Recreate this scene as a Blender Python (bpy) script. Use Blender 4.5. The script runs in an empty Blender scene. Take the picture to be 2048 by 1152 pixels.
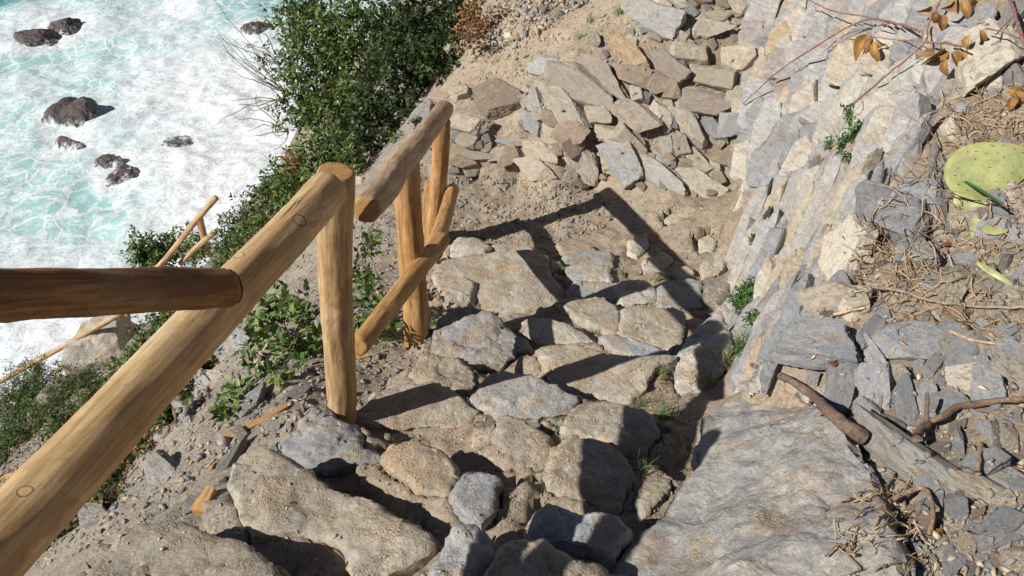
import bpy, bmesh, math, random
import numpy as np
from mathutils import Vector, Matrix, noise, Euler
from mathutils.bvhtree import BVHTree
from mathutils.geometry import delaunay_2d_cdt

random.seed(7); np.random.seed(7)
R = math.radians
SC = bpy.context.scene
COL = SC.collection
# ------------------------------------------------------------------ camera
F = 1700.0
PITCH = R(40)
cP, sP = math.cos(PITCH), math.sin(PITCH)
cam_d = bpy.data.cameras.new('camera'); cam = bpy.data.objects.new('camera', cam_d); COL.objects.link(cam)
cam.location = (0, 0, 0); cam.rotation_euler = (R(90) - PITCH, 0, 0)
cam_d.sensor_width = 36; cam_d.lens = 36 * F / 2048; cam_d.clip_start = .02; cam_d.clip_end = 3000
SC.camera = cam

def ray(px, py):
    u = (px - 1024) / F; v = (py - 576) / F
    return Vector((u, cP - v * sP, -(sP + v * cP)))
def PD(px, py, d): return ray(px, py) * d
def PZ(px, py, z):
    r = ray(px, py); return r * (z / r.z)
def project(p):
    d = p.y * cP - p.z * sP; v = -(p.y * sP) - p.z * cP
    return 1024 + p.x / d * F, 576 + v / d * F, d
LIGHT = Vector((1.436, .74, -1.29)).normalized()

# ------------------------------------------------------------------ light, world, view
sun_d = bpy.data.lights.new('sun', 'SUN'); sun = bpy.data.objects.new('sun', sun_d); COL.objects.link(sun)
sun_d.energy = 5.0; sun_d.angle = R(.5); sun_d.color = (1, .965, .90)
sun.rotation_euler = LIGHT.to_track_quat('-Z', 'Y').to_euler(); sun.location = (-20, -10, 25)
w = bpy.data.worlds.new('World'); SC.world = w; w.use_nodes = True
nt = w.node_tree; nt.nodes.clear()
sky = nt.nodes.new('ShaderNodeTexSky'); sky.sky_type = 'NISHITA'; sky.sun_disc = False; sky.air_density = .55; sky.dust_density = .2; sky.ozone_density = 1.0
sky.sun_elevation = math.asin(-LIGHT.z); sky.sun_rotation = math.atan2(-LIGHT.x, -LIGHT.y)
bg = nt.nodes.new('ShaderNodeBackground'); bg.inputs[1].default_value = .05
wo = nt.nodes.new('ShaderNodeOutputWorld')
nt.links.new(sky.outputs[0], bg.inputs[0]); nt.links.new(bg.outputs[0], wo.inputs[0])
SC.view_settings.view_transform = 'Standard'; SC.view_settings.look = 'None'
SC.cycles.diffuse_bounces = 2; SC.cycles.max_bounces = 5
SC.view_settings.exposure = .26; SC.view_settings.gamma = 1

# ------------------------------------------------------------------ helpers
def link_mesh(name, verts, faces, mat, parent=None, loc=None, smooth=True, sharp=None):
    me = bpy.data.meshes.new(name); me.from_pydata([tuple(v) for v in verts], [], faces); me.update()
    o = bpy.data.objects.new(name, me); COL.objects.link(o)
    mats = mat if isinstance(mat, (list, tuple)) else [mat]
    for m in mats: me.materials.append(m)
    if smooth:
        me.polygons.foreach_set('use_smooth', [True] * len(me.polygons))
        if sharp: me.set_sharp_from_angle(angle=R(sharp))
    if parent: o.parent = parent
    if loc is not None: o.location = loc
    return o
def tag(o, label, cat, group=None, kind=None):
    if label: o['label'] = label
    if cat: o['category'] = cat
    if group: o['group'] = group
    if kind: o['kind'] = kind
    return o
def empty(name, loc=(0, 0, 0)):
    o = bpy.data.objects.new(name, None); COL.objects.link(o); o.location = loc; o.empty_display_size = .1; return o
def fbm(v, o=4, H=.9): return noise.fractal(v, H, 2.0, o)

class RBF:
    def __init__(s, pts):
        P = np.array([(p[0], p[1]) for p in pts]); z = np.array([p[2] for p in pts]); n = len(P)
        D = np.sqrt(((P[:, None] - P[None]) ** 2).sum(-1))
        A = np.zeros((n + 3, n + 3)); A[:n, :n] = -D; A[:n, n] = 1; A[:n, n + 1:] = P
        A[n, :n] = 1; A[n + 1:, :n] = P.T
        A[:n, :n] -= np.eye(n) * .01
        s.w = np.linalg.solve(A, np.concatenate([z, np.zeros(3)])); s.P = P
    def __call__(s, X, Y):
        X = np.asarray(X, float).ravel(); Y = np.asarray(Y, float).ravel(); out = np.empty(len(X))
        for i in range(0, len(X), 20000):
            x = X[i:i + 20000]; y = Y[i:i + 20000]
            D = np.sqrt((x[:, None] - s.P[:, 0]) ** 2 + (y[:, None] - s.P[:, 1]) ** 2)
            out[i:i + 20000] = -D @ s.w[:-3] + s.w[-3] + s.w[-2] * x + s.w[-1] * y
        return out

# ------------------------------------------------------------------ node helpers
class NT:
    def __init__(s, name):
        s.m = bpy.data.materials.new(name); s.m.use_nodes = True; s.t = s.m.node_tree; s.t.nodes.clear()
        s.out = s.n('ShaderNodeOutputMaterial'); s.b = s.n('ShaderNodeBsdfPrincipled'); s.l(s.b.outputs[0], s.out.inputs[0])
        s.tc = s.n('ShaderNodeTexCoord')
    def n(s, k, **kw):
        x = s.t.nodes.new(k)
        for a, v in kw.items(): setattr(x, a, v)
        return x
    def l(s, a, b): s.t.links.new(a, b)
    def set(s, node, **kw):
        for k, v in kw.items():
            node.inputs[k.replace('_', ' ')].default_value = v
    def mapping(s, vec, scale=(1, 1, 1), rot=(0, 0, 0), loc=None):
        m = s.n('ShaderNodeMapping'); s.l(vec, m.inputs['Vector']); m.inputs['Scale'].default_value = scale; m.inputs['Rotation'].default_value = rot
        if loc is not None:
            if hasattr(loc, 'links'): s.l(loc, m.inputs['Location'])
            else: m.inputs['Location'].default_value = loc
        return m.outputs[0]
    def noise(s, vec, scale, detail=6, rough=.6, dist=0, lac=2):
        x = s.n('ShaderNodeTexNoise'); s.l(vec, x.inputs['Vector']); s.set(x, Scale=scale, Detail=detail, Roughness=rough, Distortion=dist, Lacunarity=lac); return x.outputs['Fac']
    def noisec(s, vec, scale, detail=3, rough=.5):
        x = s.n('ShaderNodeTexNoise'); s.l(vec, x.inputs['Vector']); s.set(x, Scale=scale, Detail=detail, Roughness=rough); return x.outputs['Color']
    def vor(s, vec, scale, feature='F1', out='Distance', rnd=1):
        x = s.n('ShaderNodeTexVoronoi', feature=feature); s.l(vec, x.inputs['Vector']); s.set(x, Scale=scale, Randomness=rnd); return x.outputs[out]
    def ramp(s, fac, stops, interp='LINEAR'):
        r = s.n('ShaderNodeValToRGB'); s.l(fac, r.inputs[0]); cr = r.color_ramp; cr.interpolation = interp
        while len(cr.elements) < len(stops): cr.elements.new(.5)
        for e, (p, c) in zip(cr.elements, stops):
            e.position = p; e.color = (c, c, c, 1) if isinstance(c, (int, float)) else (*c, 1)
        return r.outputs[0]
    def mix(s, fac, a, b, mode='MIX'):
        x = s.n('ShaderNodeMix', data_type='RGBA', blend_type=mode)
        for i, v in ((0, fac), (6, a), (7, b)):
            sock = x.inputs[i]
            if hasattr(v, 'links'): s.l(v, sock)
            elif isinstance(v, (int, float)): sock.default_value = v if i == 0 else (v, v, v, 1)
            else: sock.default_value = (*v, 1)
        return x.outputs[2]
    def math(s, op, a, b=0, clamp=False):
        x = s.n('ShaderNodeMath', operation=op, use_clamp=clamp)
        for sock, v in ((x.inputs[0], a), (x.inputs[1], b)):
            if hasattr(v, 'links'): s.l(v, sock)
            else: sock.default_value = v
        return x.outputs[0]
    def bump(s, h, strength, dist, prev=None):
        x = s.n('ShaderNodeBump'); s.l(h, x.inputs['Height']); s.set(x, Strength=strength, Distance=dist)
        if prev is not None: s.l(prev, x.inputs['Normal'])
        return x.outputs[0]
    def vadd(s, a, b, k=1.0):
        m = s.n('ShaderNodeVectorMath', operation='MULTIPLY_ADD'); s.l(b, m.inputs[0]); m.inputs[1].default_value = (k, k, k); s.l(a, m.inputs[2]); return m.outputs[0]
    def attr(s, name, out='Color'):
        a = s.n('ShaderNodeAttribute', attribute_name=name); return a.outputs[out]
    def done(s, color, rough=.85, normal=None, spec=.3):
        if hasattr(color, 'links'): s.l(color, s.b.inputs['Base Color'])
        else: s.b.inputs['Base Color'].default_value = (*color, 1)
        if hasattr(rough, 'links'): s.l(rough, s.b.inputs['Roughness'])
        else: s.b.inputs['Roughness'].default_value = rough
        s.b.inputs['Specular IOR Level'].default_value = spec
        if normal is not None: s.l(normal, s.b.inputs['Normal'])
        return s.m

DIRT = (.36, .275, .195)
def stone_mat(name, c1, c2, c3, dirt=.5, strata=.0, vcol=False, strata_rot=(0, 0, 0), fine=1.0):
    s = NT(name)
    oi = s.n('ShaderNodeObjectInfo')
    off = s.n('ShaderNodeVectorMath', operation='SCALE'); off.inputs[0].default_value = (37, 53, 71); s.l(oi.outputs['Random'], off.inputs['Scale'])
    v = s.vadd(s.tc.outputs['Object'], off.outputs[0], 1.0)
    warp = s.vadd(v, s.noisec(v, 5, 4), .10)
    big = s.ramp(s.noise(warp, 5.0, 7, .62), [(.34, 0), (.62, 1)])
    col = s.mix(big, c1, c2)
    pat = s.ramp(s.noise(warp, 9.0, 8, .65, .6), [(.47, 0), (.60, 1)])
    col = s.mix(s.math('MULTIPLY', pat, .8), col, c3)
    fn = s.noise(v, 95 * fine, 6, .75)
    col = s.mix(1, col, s.ramp(fn, [(.25, .62), (.5, 1.0), (.75, 1.3)]), 'MULTIPLY')
    mid = s.noise(v, 26 * fine, 6, .7, .5)
    col = s.mix(1, col, s.ramp(mid, [(.3, .80), (.7, 1.16)]), 'MULTIPLY')
    nrm = None
    h_st = None
    if strata:
        st = s.mapping(warp, (6, 6, 70), strata_rot)
        h_st = s.noise(st, 1.0, 6, .65)
        col = s.mix(strata, col, s.mix(1, col, s.ramp(h_st, [(.3, .62), (.55, 1.05), (.75, 1.3)]), 'MULTIPLY'))
        nrm = s.bump(h_st, .55, .02, nrm)
    # mineral stains: rusty and pale veins
    vein = s.ramp(s.vor(s.vadd(v, s.noisec(v, 6, 5), .25), 3.2, 'DISTANCE_TO_EDGE'), [(0, 1), (.012, 0)])
    col = s.mix(s.math('MULTIPLY', vein, .30), col, (.55, .52, .46))
    rust = s.ramp(s.noise(v, 4.0, 6, .6, 1.2), [(.55, 0), (.68, 1)])
    col = s.mix(s.math('MULTIPLY', rust, .5), col, (.33, .19, .10))
    if vcol: col = s.mix(1, col, s.attr('tint'), 'MULTIPLY')
    if dirt:
        geo = s.n('ShaderNodeNewGeometry'); sep = s.n('ShaderNodeSeparateXYZ'); s.l(geo.outputs['Normal'], sep.inputs[0])
        up = s.ramp(sep.outputs[2], [(.35, 0), (.9, 1)])
        dn = s.ramp(s.noise(warp, 6.5, 9, .72, .4), [(.62 - .22 * dirt, 0), (.68 - .2 * dirt, 1)])
        grit = s.ramp(s.vor(v, 150, 'F1', 'Color'), [(.2, (.20, .15, .105)), (.55, DIRT), (.9, (.54, .45, .34))])
        dirtc = s.mix(.45, s.mix(s.noise(v, 30, 5, .7), (.26, .19, .125), (.45, .36, .26)), grit)
        dm = s.math('MULTIPLY', s.math('MULTIPLY', up, dn), .85)
        col = s.mix(dm, col, dirtc)
    col = s.mix(1, col, oi.outputs['Color'], 'MULTIPLY')
    ck = s.vor(s.vadd(v, s.noisec(v, 9, 5), .12), 4.5, 'DISTANCE_TO_EDGE')
    crack = s.ramp(ck, [(0, 0), (.018, 1)])
    nrm = s.bump(crack, .30, .008, nrm)
    nrm = s.bump(mid, .55, .020, nrm)
    nrm = s.bump(s.noise(v, 60 * fine, 8, .75), .55, .008, nrm)
    nrm = s.bump(fn, .35, .004, nrm)
    if dirt: nrm = s.bump(s.math('MULTIPLY', s.vor(v, 130, 'F1', 'Distance'), dm), .8, .006, nrm)
    return s.done(col, .82, nrm, .25)

TAN = stone_mat('tan_sandstone', (.45, .38, .285), (.385, .335, .26), (.33, .305, .265), .6)
PALE = stone_mat('pale_limestone', (.53, .465, .365), (.47, .42, .345), (.42, .39, .34), .4)
BROWN = stone_mat('brown_stone', (.27, .205, .155), (.35, .27, .20), (.24, .195, .165), .5)
MAUVE = stone_mat('mauve_stone', (.36, .30, .255), (.33, .285, .25), (.42, .35, .275), .3)
GREY = stone_mat('grey_stone', (.35, .335, .31), (.30, .30, .30), (.42, .375, .31), .5, .35)
SLATE = stone_mat('blue_grey_slate', (.235, .245, .26), (.29, .295, .30), (.33, .305, .265), .4, .6)
SLATE_CLEAN = stone_mat('clean_slate', (.245, .255, .28), (.33, .335, .35), (.38, .355, .325), .12, .75)
DARK = stone_mat('dark_stone', (.13, .125, .12), (.19, .17, .15), (.24, .20, .16), .3, .3)
BOULD = stone_mat('boulder_rock', (.33, .32, .31), (.39, .37, .34), (.27, .275, .29), .28, .3)
MATS = dict(bould=BOULD, tan=TAN, pale=PALE, brown=BROWN, mauve=MAUVE, grey=GREY, slate=SLATE, clean=SLATE_CLEAN, dark=DARK)
# ------------------------------------------------------------------ ground
ROWS = [300, 390, 480, 600, 690, 838, 1000, 1150, 1400]
ZROW = [-3.30, -3.30, -3.27, -3.05, -2.86, -2.46, -2.24, -2.04, -1.80]
def zpath(py): return float(np.interp(py, ROWS, ZROW))
OFF = .055
tc = []
def cp(px, py, z):
    p = PZ(px, py, z); tc.append((p.x, p.y, p.z))
for row, l, r_ in ((1150, 180, 1180), (1075, 300, 1230), (1000, 440, 1290), (920, 520, 1340), (838, 660, 1380), (760, 760, 1400), (690, 830, 1440), (640, 860, 1445), (600, 870, 1440), (540, 870, 1450)):
    for k in range(4):
        px = l + (r_ - l) * k / 3; cp(px, row, zpath(row) - OFF - (.03 if k == 0 else 0) - float(np.interp(row, [760, 900], [0, .055])))
for px in (800, 950, 1100, 1230): cp(px, 485, -3.28)
for px in (760, 860, 950, 1050, 1150, 1250): cp(px, 425, -3.30)
for px in (740, 850, 950, 1060, 1180): cp(px, 370, -3.31)
cp(1350, 480, -3.22); cp(1450, 480, -3.16); cp(1300, 540, -3.14); cp(1420, 430, -3.18); cp(1350, 420, -3.22)
# low dry wall and the dirt slope above it
for px in (860, 950, 1040): cp(px, 347, -3.31); cp(px, 268, -3.02)
cp(1000, 205, -2.98); cp(920, 200, -2.98); cp(1050, 170, -2.86); cp(1000, 120, -2.80); cp(1120, 90, -2.68); cp(1050, 40, -2.60); cp(1180, 0, -2.50); cp(1100, -60, -2.35); cp(990, 10, -2.62)
# rubble bank
for px in (1130, 1250, 1380, 1470): cp(px, 385, -3.24)
for px in (1100, 1230, 1360, 1480): cp(px, 300, -3.02)
for px in (1110, 1230, 1360, 1480): cp(px, 200, -2.76)
for px in (1150, 1260, 1370, 1480): cp(px, 110, -2.52)
for px in (1290, 1400, 1490): cp(px, 20, -2.30); cp(px, -60, -2.12)
# rock face foot and brow (right of the steps)
for px, py, z in ((1490, 800, -2.56), (1500, 700, -2.72), (1485, 620, -2.86), (1490, 540, -2.98), (1500, 440, -3.04), (1510, 340, -2.98), (1520, 200, -2.72), (1525, 80, -2.46)): cp(px, py, z)
for px, py, z in ((1560, 710, -2.02), (1620, 600, -2.02), (1680, 480, -2.0), (1730, 380, -2.0), (1790, 250, -1.92), (1850, 120, -1.82), (1880, 0, -1.72)): cp(px, py, z)
for px, py, z in ((1560, 560, -2.55), (1600, 420, -2.60), (1640, 280, -2.52), (1680, 140, -2.33), (1700, 20, -2.12)): cp(px, py, z)
# big rock and right bank
for px, py, z in ((1230, 1150, -2.22), (1330, 1000, -2.30), (1395, 880, -2.46), (1420, 800, -2.54), (1500, 860, -2.30), (1500, 1000, -2.2), (1450, 1152, -2.15), (1650, 900, -2.02), (1700, 1050, -1.94), (1700, 1152, -1.92),
                  (1850, 1100, -1.76), (2040, 1100, -1.70), (1850, 900, -1.86), (2040, 900, -1.78), (1800, 700, -1.96), (2000, 650, -1.84), (1850, 500, -1.92), (2040, 480, -1.78), (1950, 350, -1.78), (2048, 250, -1.66), (1960, 120, -1.66), (2048, 20, -1.5), (1950, -40, -1.55)): cp(px, py, z)
tc += [(2.6, 1.0, -1.2), (3, 2.5, -.9), (3.2, 4, -.6), (3, 6, -.5), (6, 1, .8), (6, 4, 1.2), (6, 8, 1.2), (10, 4, 4), (12, 10, 5), (25, 10, 11), (25, 30, 12), (25, 50, 12),
       (.3, 7.4, -2.0), (1.2, 7.4, -1.5), (1.0, 9, -1.0), (2, 12, -.2), (0, 10, -1.9), (.5, 14, -1.5), (1, 20, -1), (1, 40, 0), (10, 30, 5),
       (.5, .5, -1.75), (1.2, .3, -1.6), (.2, -.2, -1.62), (0, -1, -1.35), (1, -1, -1.2), (0, -3, -.7), (2, -3, -.3), (8, -5, 3), (25, -6, 11), (-.9, .6, -1.95), (-.8, 0, -1.85), (-.9, -1, -1.7), (-1, -3, -1.3)]
# seaward slope
for px, py, z in ((325, 860, -4.2), (280, 945, -4.0), (210, 1025, -3.9), (110, 1085, -3.8), (200, 930, -4.5), (365, 945, -2.60), (390, 855, -2.82), (320, 1005, -2.58), (250, 1065, -2.56), (170, 1125, -2.54), (20, 1200, -3.2), (430, 880, -2.60), (520, 860, -2.52), (600, 830, -2.48), (400, 800, -3.12), (500, 760, -2.92), (620, 740, -2.72), (640, 620, -2.98), (740, 700, -2.88), (740, 600, -3.06), (720, 480, -3.30),
                  (560, 620, -3.35), (450, 640, -4.0), (330, 800, -3.75), (100, 850, -5.4), (100, 760, -6.5), (250, 720, -6.3), (600, 450, -3.95), (450, 480, -5.6), (520, 380, -5.4), (600, 250, -4.9), (700, 330, -4.1), (750, 100, -4.1), (620, 80, -5.0), (860, 160, -3.25), (830, 280, -3.22), (770, 360, -3.36), (900, 50, -2.95), (940, 60, -2.8), (870, -60, -3.1), (700, -60, -4.3)): cp(px, py, z)
tc += [(-3.8, 9.0, -7.0), (-4.8, 8.8, -8.1), (-6, 8.6, -9.3), (-7, 8.6, -10.0), (-9, 8, -11.5), (-12, 6, -14), (-8, 4, -9.5), (-5, 2, -6.0), (-3, .5, -3.7), (-3, -2, -3.2), (-6, -2, -6.2), (-12, 0, -12), (-25, 5, -22), (-40, 10, -30), (-25, -6, -22), (-40, -6, -30), (-2, 12, -6), (-1, 14, -5)]
hill = RBF(tc)
XC = [-40, -9, -7.4, -6.2, -5.2, -4.2, -3.4, -2.9, -2.6, -2.2, -1.6, 0, 3, 30]
YC = [8.0, 8.6, 8.75, 8.9, 9.35, 9.45, 9.2, 8.6, 8.9, 10.5, 13, 18, 30, 60]
SEA_Z = -15.0
def height(X, Y):
    z = hill(X, Y)
    yc = np.interp(X, XC, YC) + .25 * np.sin(np.asarray(X) * 3.1)
    over = np.clip(np.asarray(Y) - yc, 0, None)
    return np.maximum(z - 3.4 * over - 3 * np.clip(over, 0, 1), -20)
def seg(*a):
    out = []
    for (s, e, d) in a: out += list(np.arange(s, e - 1e-6, d))
    return np.array(out + [a[-1][1]])
xs = seg((-40, -9, 1.0), (-9, -2.2, .11), (-2.2, -1.3, .03), (-1.3, 1.5, .019), (1.5, 2.7, .03), (2.7, 6, .15), (6, 25, 1.5))
ys = seg((-6, .5, .25), (.5, 1.1, .03), (1.1, 4.9, .02), (4.9, 6.8, .03), (6.8, 10, .09), (10, 46, 1.2))
GX, GY = np.meshgrid(xs, ys); GZ = height(GX.ravel(), GY.ravel())
nz = np.empty(len(GZ))
gx, gy = GX.ravel(), GY.ravel()
for i in range(len(nz)):
    p = Vector((gx[i], gy[i], GZ[i]))
    a = fbm(p * 2.3, 5, .8) * .035
    if -2.3 < p.x < 2.8 and .3 < p.y < 7:
        a = fbm(p * 3.0, 4, .8) * .028 + fbm(p * 13, 3, .6) * .010 + max(0, noise.noise(p * 28)) * .010
    elif p.x < -2: a *= 2.5
    nz[i] = a
GZ = GZ + nz
ny_, nx_ = GX.shape
idx = np.arange(nx_ * ny_).reshape(ny_, nx_)
faces = np.stack([idx[:-1, :-1], idx[:-1, 1:], idx[1:, 1:], idx[1:, :-1]], -1).reshape(-1, 4)
tv = np.stack([gx, gy, GZ], 1)

def ground_mat():
    s = NT('dirt_ground'); v = s.tc.outputs['Object']
    warp = s.vadd(v, s.noisec(v, 4, 4), .15)
    a = s.mix(s.ramp(s.noise(warp, 2.2, 8, .65), [(.38, 0), (.62, 1)]), (.42, .33, .235), (.34, .275, .21))
    a = s.mix(s.ramp(s.noise(warp, 6, 8, .7), [(.5, 0), (.66, 1)]), a, (.25, .18, .12))
    # greyer, stonier seaward slope
    sep = s.n('ShaderNodeSeparateXYZ'); s.l(v, sep.inputs[0])
    left = s.math('ADD', s.math('MULTIPLY', sep.outputs[0], -1.1), s.math('MULTIPLY', s.noise(v, 3, 4), .8))
    lm = s.ramp(left, [(.95, 0), (1.0, .0), (1.0, .8)])
    lm = s.ramp(s.math('SUBTRACT', left, .9), [(0, 0), (.45, .85)])
    a = s.mix(lm, a, s.mix(s.noise(warp, 8, 6, .7), (.19, .175, .16), (.33, .30, .26)))
    a = s.mix(s.ramp(s.math('SUBTRACT', left, 2.6), [(0, 0), (.8, .8)]), a, s.mix(s.noise(warp, 6, 6, .7), (.10, .08, .062), (.22, .18, .14)))
    # humus and litter on the right bank
    hum = s.math('ADD', s.math('MULTIPLY', sep.outputs[0], 1.0), s.math('MULTIPLY', s.noise(v, 3, 5), .7))
    a = s.mix(s.ramp(s.math('SUBTRACT', hum, 1.25), [(0, 0), (.45, .75)]), a, s.mix(s.ramp(s.noise(warp, 12, 7, .72), [(.35, 0), (.65, 1)]), (.15, .11, .075), (.33, .255, .18)))
    peb = s.n('ShaderNodeTexVoronoi'); s.l(s.vadd(v, s.noisec(v, 40, 2), .012), peb.inputs['Vector']); s.set(peb, Scale=70)
    peb2 = s.n('ShaderNodeTexVoronoi'); s.l(s.vadd(v, s.noisec(v, 20, 2), .03), peb2.inputs['Vector']); s.set(peb2, Scale=24)
    g1 = s.ramp(s.n and peb.outputs['Color'], [(.1, (.16, .14, .12)), (.4, (.33, .26, .18)), (.65, (.45, .36, .26)), (.9, (.36, .35, .33))])
    gm = s.ramp(s.noise(v, 5, 5, .7), [(.42, .15), (.6, .75)])
    a = s.mix(gm, a, g1)
    a = s.mix(1, a, s.ramp(s.noise(v, 120, 5, .75), [(.3, .7), (.7, 1.25)]), 'MULTIPLY')
    n = s.bump(s.noise(warp, 9, 8, .72), .6, .035)
    n = s.bump(s.math('MULTIPLY', peb2.outputs['Distance'], gm), .35, .012, n)
    n = s.bump(s.math('MULTIPLY', peb.outputs['Distance'], gm), .5, .008, n)
    n = s.bump(s.noise(v, 160, 5, .8), .5, .004, n)
    return s.done(a, .95, n, .15)
ground = link_mesh('ground', tv, faces.tolist(), ground_mat()); tag(ground, None, None, kind='structure')
BV = BVHTree.FromPolygons([tuple(v) for v in tv], faces.tolist())
def hit(px, py, bv=None):
    d = ray(px, py).normalized()
    loc, n, i, t = (bv or BV).ray_cast(Vector((0, 0, 0)), d)
    if loc is None:
        return PZ(px, py, SEA_Z), Vector((0, 0, 1))
    return loc, n
def drop(x, y):
    loc, n, i, t = BV.ray_cast(Vector((x, y, 30)), Vector((0, 0, -1)))
    return (loc, n) if loc is not None else (Vector((x, y, SEA_Z)), Vector((0, 0, 1)))

# ------------------------------------------------------------------ sea
sx = seg((-160, -32, 8), (-32, 2, .16), (2, 60, 6)); sy = seg((7, 42, .16), (42, 300, 8))
SX, SY = np.meshgrid(sx, sy); sxr, syr = SX.ravel(), SY.ravel()
# density of the surf foam over the water, read off as places on the sea
foam_pts = []
for px, py, f in ((10, 10, .05), (60, 30, .55), (150, 10, .6), (130, 105, .3), (230, 20, .35), (240, 110, .35), (350, 20, .75), (430, 30, .3), (500, 20, .25), (540, 40, .3), (540, 5, .15), (470, 90, .45), (400, 80, .7), (60, 120, .25), (20, 140, .35), (100, 90, .8), (50, 180, .6),
                  (180, 165, .2), (160, 140, .6), (90, 190, .5), (110, 260, .5), (40, 280, .55), (40, 255, .4), (85, 300, .15), (130, 240, .55), (250, 220, .7), (300, 150, .9), (350, 180, 1), (420, 160, .95), (480, 180, 1), (420, 250, 1), (330, 230, .95), (300, 290, .85), (350, 290, .95), (200, 270, .5), (250, 270, .6), (170, 330, .5), (60, 370, .25), (150, 380, .2), (210, 390, .18), (120, 410, .3), (30, 420, .35), (300, 340, .7), (330, 400, .7), (400, 350, 1.0), (440, 330, 1), (500, 260, 1), (290, 450, .6), (200, 450, .4), (100, 460, .4), (30, 480, .5), (170, 500, .6), (330, 450, .9), (270, 430, .45), (370, 440, .95), (60, 530, .6), (0, 700, .9), (100, 660, 1), (200, 640, .95), (50, 620, .9), (250, 620, .95), (600, 100, .8), (600, 300, 1)):
    p = PZ(px, py, SEA_Z); foam_pts.append((p.x, p.y, f))
fo = RBF(foam_pts)(sxr, syr)
near = (sxr > -34) & (sxr < 3) & (syr < 45)
fo = np.where(near, np.clip(fo, 0, 1.05), .4)
ROCKS = [(74, 80, 96, 60, 1), (138, 60, 78, 62, 2), (152, 234, 100, 62, 3), (136, 292, 60, 42, 4), (218, 328, 60, 54, 5), (254, 352, 80, 44, 6), (516, 62, 64, 34, 7), (362, 287, 70, 34, 8), (505, 95, 30, 14, 9)]
sz = np.zeros(len(sxr))
rock_c = []
for (px, py, w_, h_, k) in ROCKS:
    p = PZ(px, py, SEA_Z); rad = w_ / F * project(p)[2] * .5; rock_c.append((p, rad))
    d = np.sqrt((sxr - p.x) ** 2 + ((syr - p.y) / 1.1) ** 2) / rad
    fo = np.maximum(fo, np.clip(1.25 - np.abs(d - 1.05) * 1.3, 0, .8))
for i in range(len(sz)):
    if near[i]:
        p = Vector((sxr[i], syr[i], 0))
        q = Vector((p.x * .9 + p.y * .35, p.y * .8 - p.x * .3, 0))
        h = fbm(q * .35, 5, .75) * .20
        f = min(1, max(0, fo[i]))
        h += f * (abs(fbm(p * 1.3 + Vector((9, 3, 5)), 4, .55)) * .14)
        sz[i] = h
sq = np.arange(len(sx) * len(sy)).reshape(len(sy), len(sx))
sf = np.stack([sq[:-1, :-1], sq[:-1, 1:], sq[1:, 1:], sq[1:, :-1]], -1).reshape(-1, 4)
def sea_mat():
    s = NT('sea_water'); v = s.tc.outputs['Object']
    f = s.attr('foam', 'Fac')
    w1 = s.vadd(v, s.noisec(v, .30, 2, .5), 2.6)
    w2 = s.vadd(w1, s.noisec(v, 1.5, 2, .5), .8)
    w3 = s.vadd(w2, s.noisec(v, 4.5, 1, .5), .2)
    big = s.noise(w1, .40, 4, .6)
    fine = s.noise(w2, 3.2, 6, .7)
    # a net of foam threads: the borders between stretched cells, at three sizes
    def net(vec, sc, wd, seed):
        m = s.mapping(vec, (1, 1, 1), (0, 0, .5), (seed, seed * 2, 0))
        return s.ramp(s.vor(m, sc, 'DISTANCE_TO_EDGE'), [(0, 1), (wd * .4, .8), (wd, 0)])
    d = s.math('ADD', f, s.math('MULTIPLY', s.math('SUBTRACT', big, .5), .9))
    dl = s.math('ADD', d, s.math('MULTIPLY', s.math('SUBTRACT', fine, .5), .9))
    n1 = net(w2, 1.35, .13, 1); n2 = net(w3, 3.0, .17, 5); n3 = net(w3, 6.5, .2, 9)
    lace = s.math('MAXIMUM', s.math('MULTIPLY', n1, s.ramp(dl, [(.05, .25), (.3, 1)])), s.math('MULTIPLY', n2, s.ramp(dl, [(.22, 0), (.5, .9)])))
    lace = s.math('MAXIMUM', lace, s.math('MULTIPLY', n3, s.ramp(dl, [(.35, 0), (.6, .85)])))
    solid = s.ramp(s.math('ADD', d, s.math('MULTIPLY', s.math('SUBTRACT', fine, .5), 2.2)), [(.56, 0), (.64, .7), (.80, 1)])
    foam = s.math('MAXIMUM', solid, s.math('MULTIPLY', lace, .86))
    holes = s.math('MULTIPLY', s.math('SUBTRACT', 1, s.math('MAXIMUM', n2, n3)), s.ramp(s.noise(w2, .9, 5, .7), [(.44, 0), (.62, 1)]))
    streak = s.ramp(s.math('ABSOLUTE', s.math('SUBTRACT', s.noise(w3, 2.0, 3, .6), .5)), [(0, 1), (.014, .6), (.04, 0)])
    deep = s.mix(s.ramp(s.noise(w1, .25, 4), [(.35, 0), (.65, 1)]), (.17, .38, .40), (.33, .53, .54))
    deep = s.mix(s.ramp(f, [(.0, 0), (.55, 1)]), deep, (.42, .63, .61))
    deep = s.mix(s.ramp(f, [(0.0, .9), (.12, 0)]), deep, (.03, .20, .26))
    wht = s.mix(s.math('MULTIPLY', holes, .6), (.76, .775, .79), (.46, .57, .61))
    wht = s.mix(s.math('MULTIPLY', streak, .75), wht, (.36, .41, .50))
    col = s.mix(foam, deep, wht)
    rough = s.ramp(foam, [(0, .22), (.5, .8)])
    n = s.bump(s.math('ADD', s.math('MULTIPLY', fine, .8), s.math('MULTIPLY', foam, .25)), .45, .10)
    return s.done(col, rough, n, .35)
sea = link_mesh('sea', np.stack([sxr, syr, sz + SEA_Z], 1), sf.tolist(), sea_mat()); tag(sea, None, None, kind='structure')
at = sea.data.attributes.new('foam', 'FLOAT', 'POINT'); at.data.foreach_set('value', fo.astype(np.float32))

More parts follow.
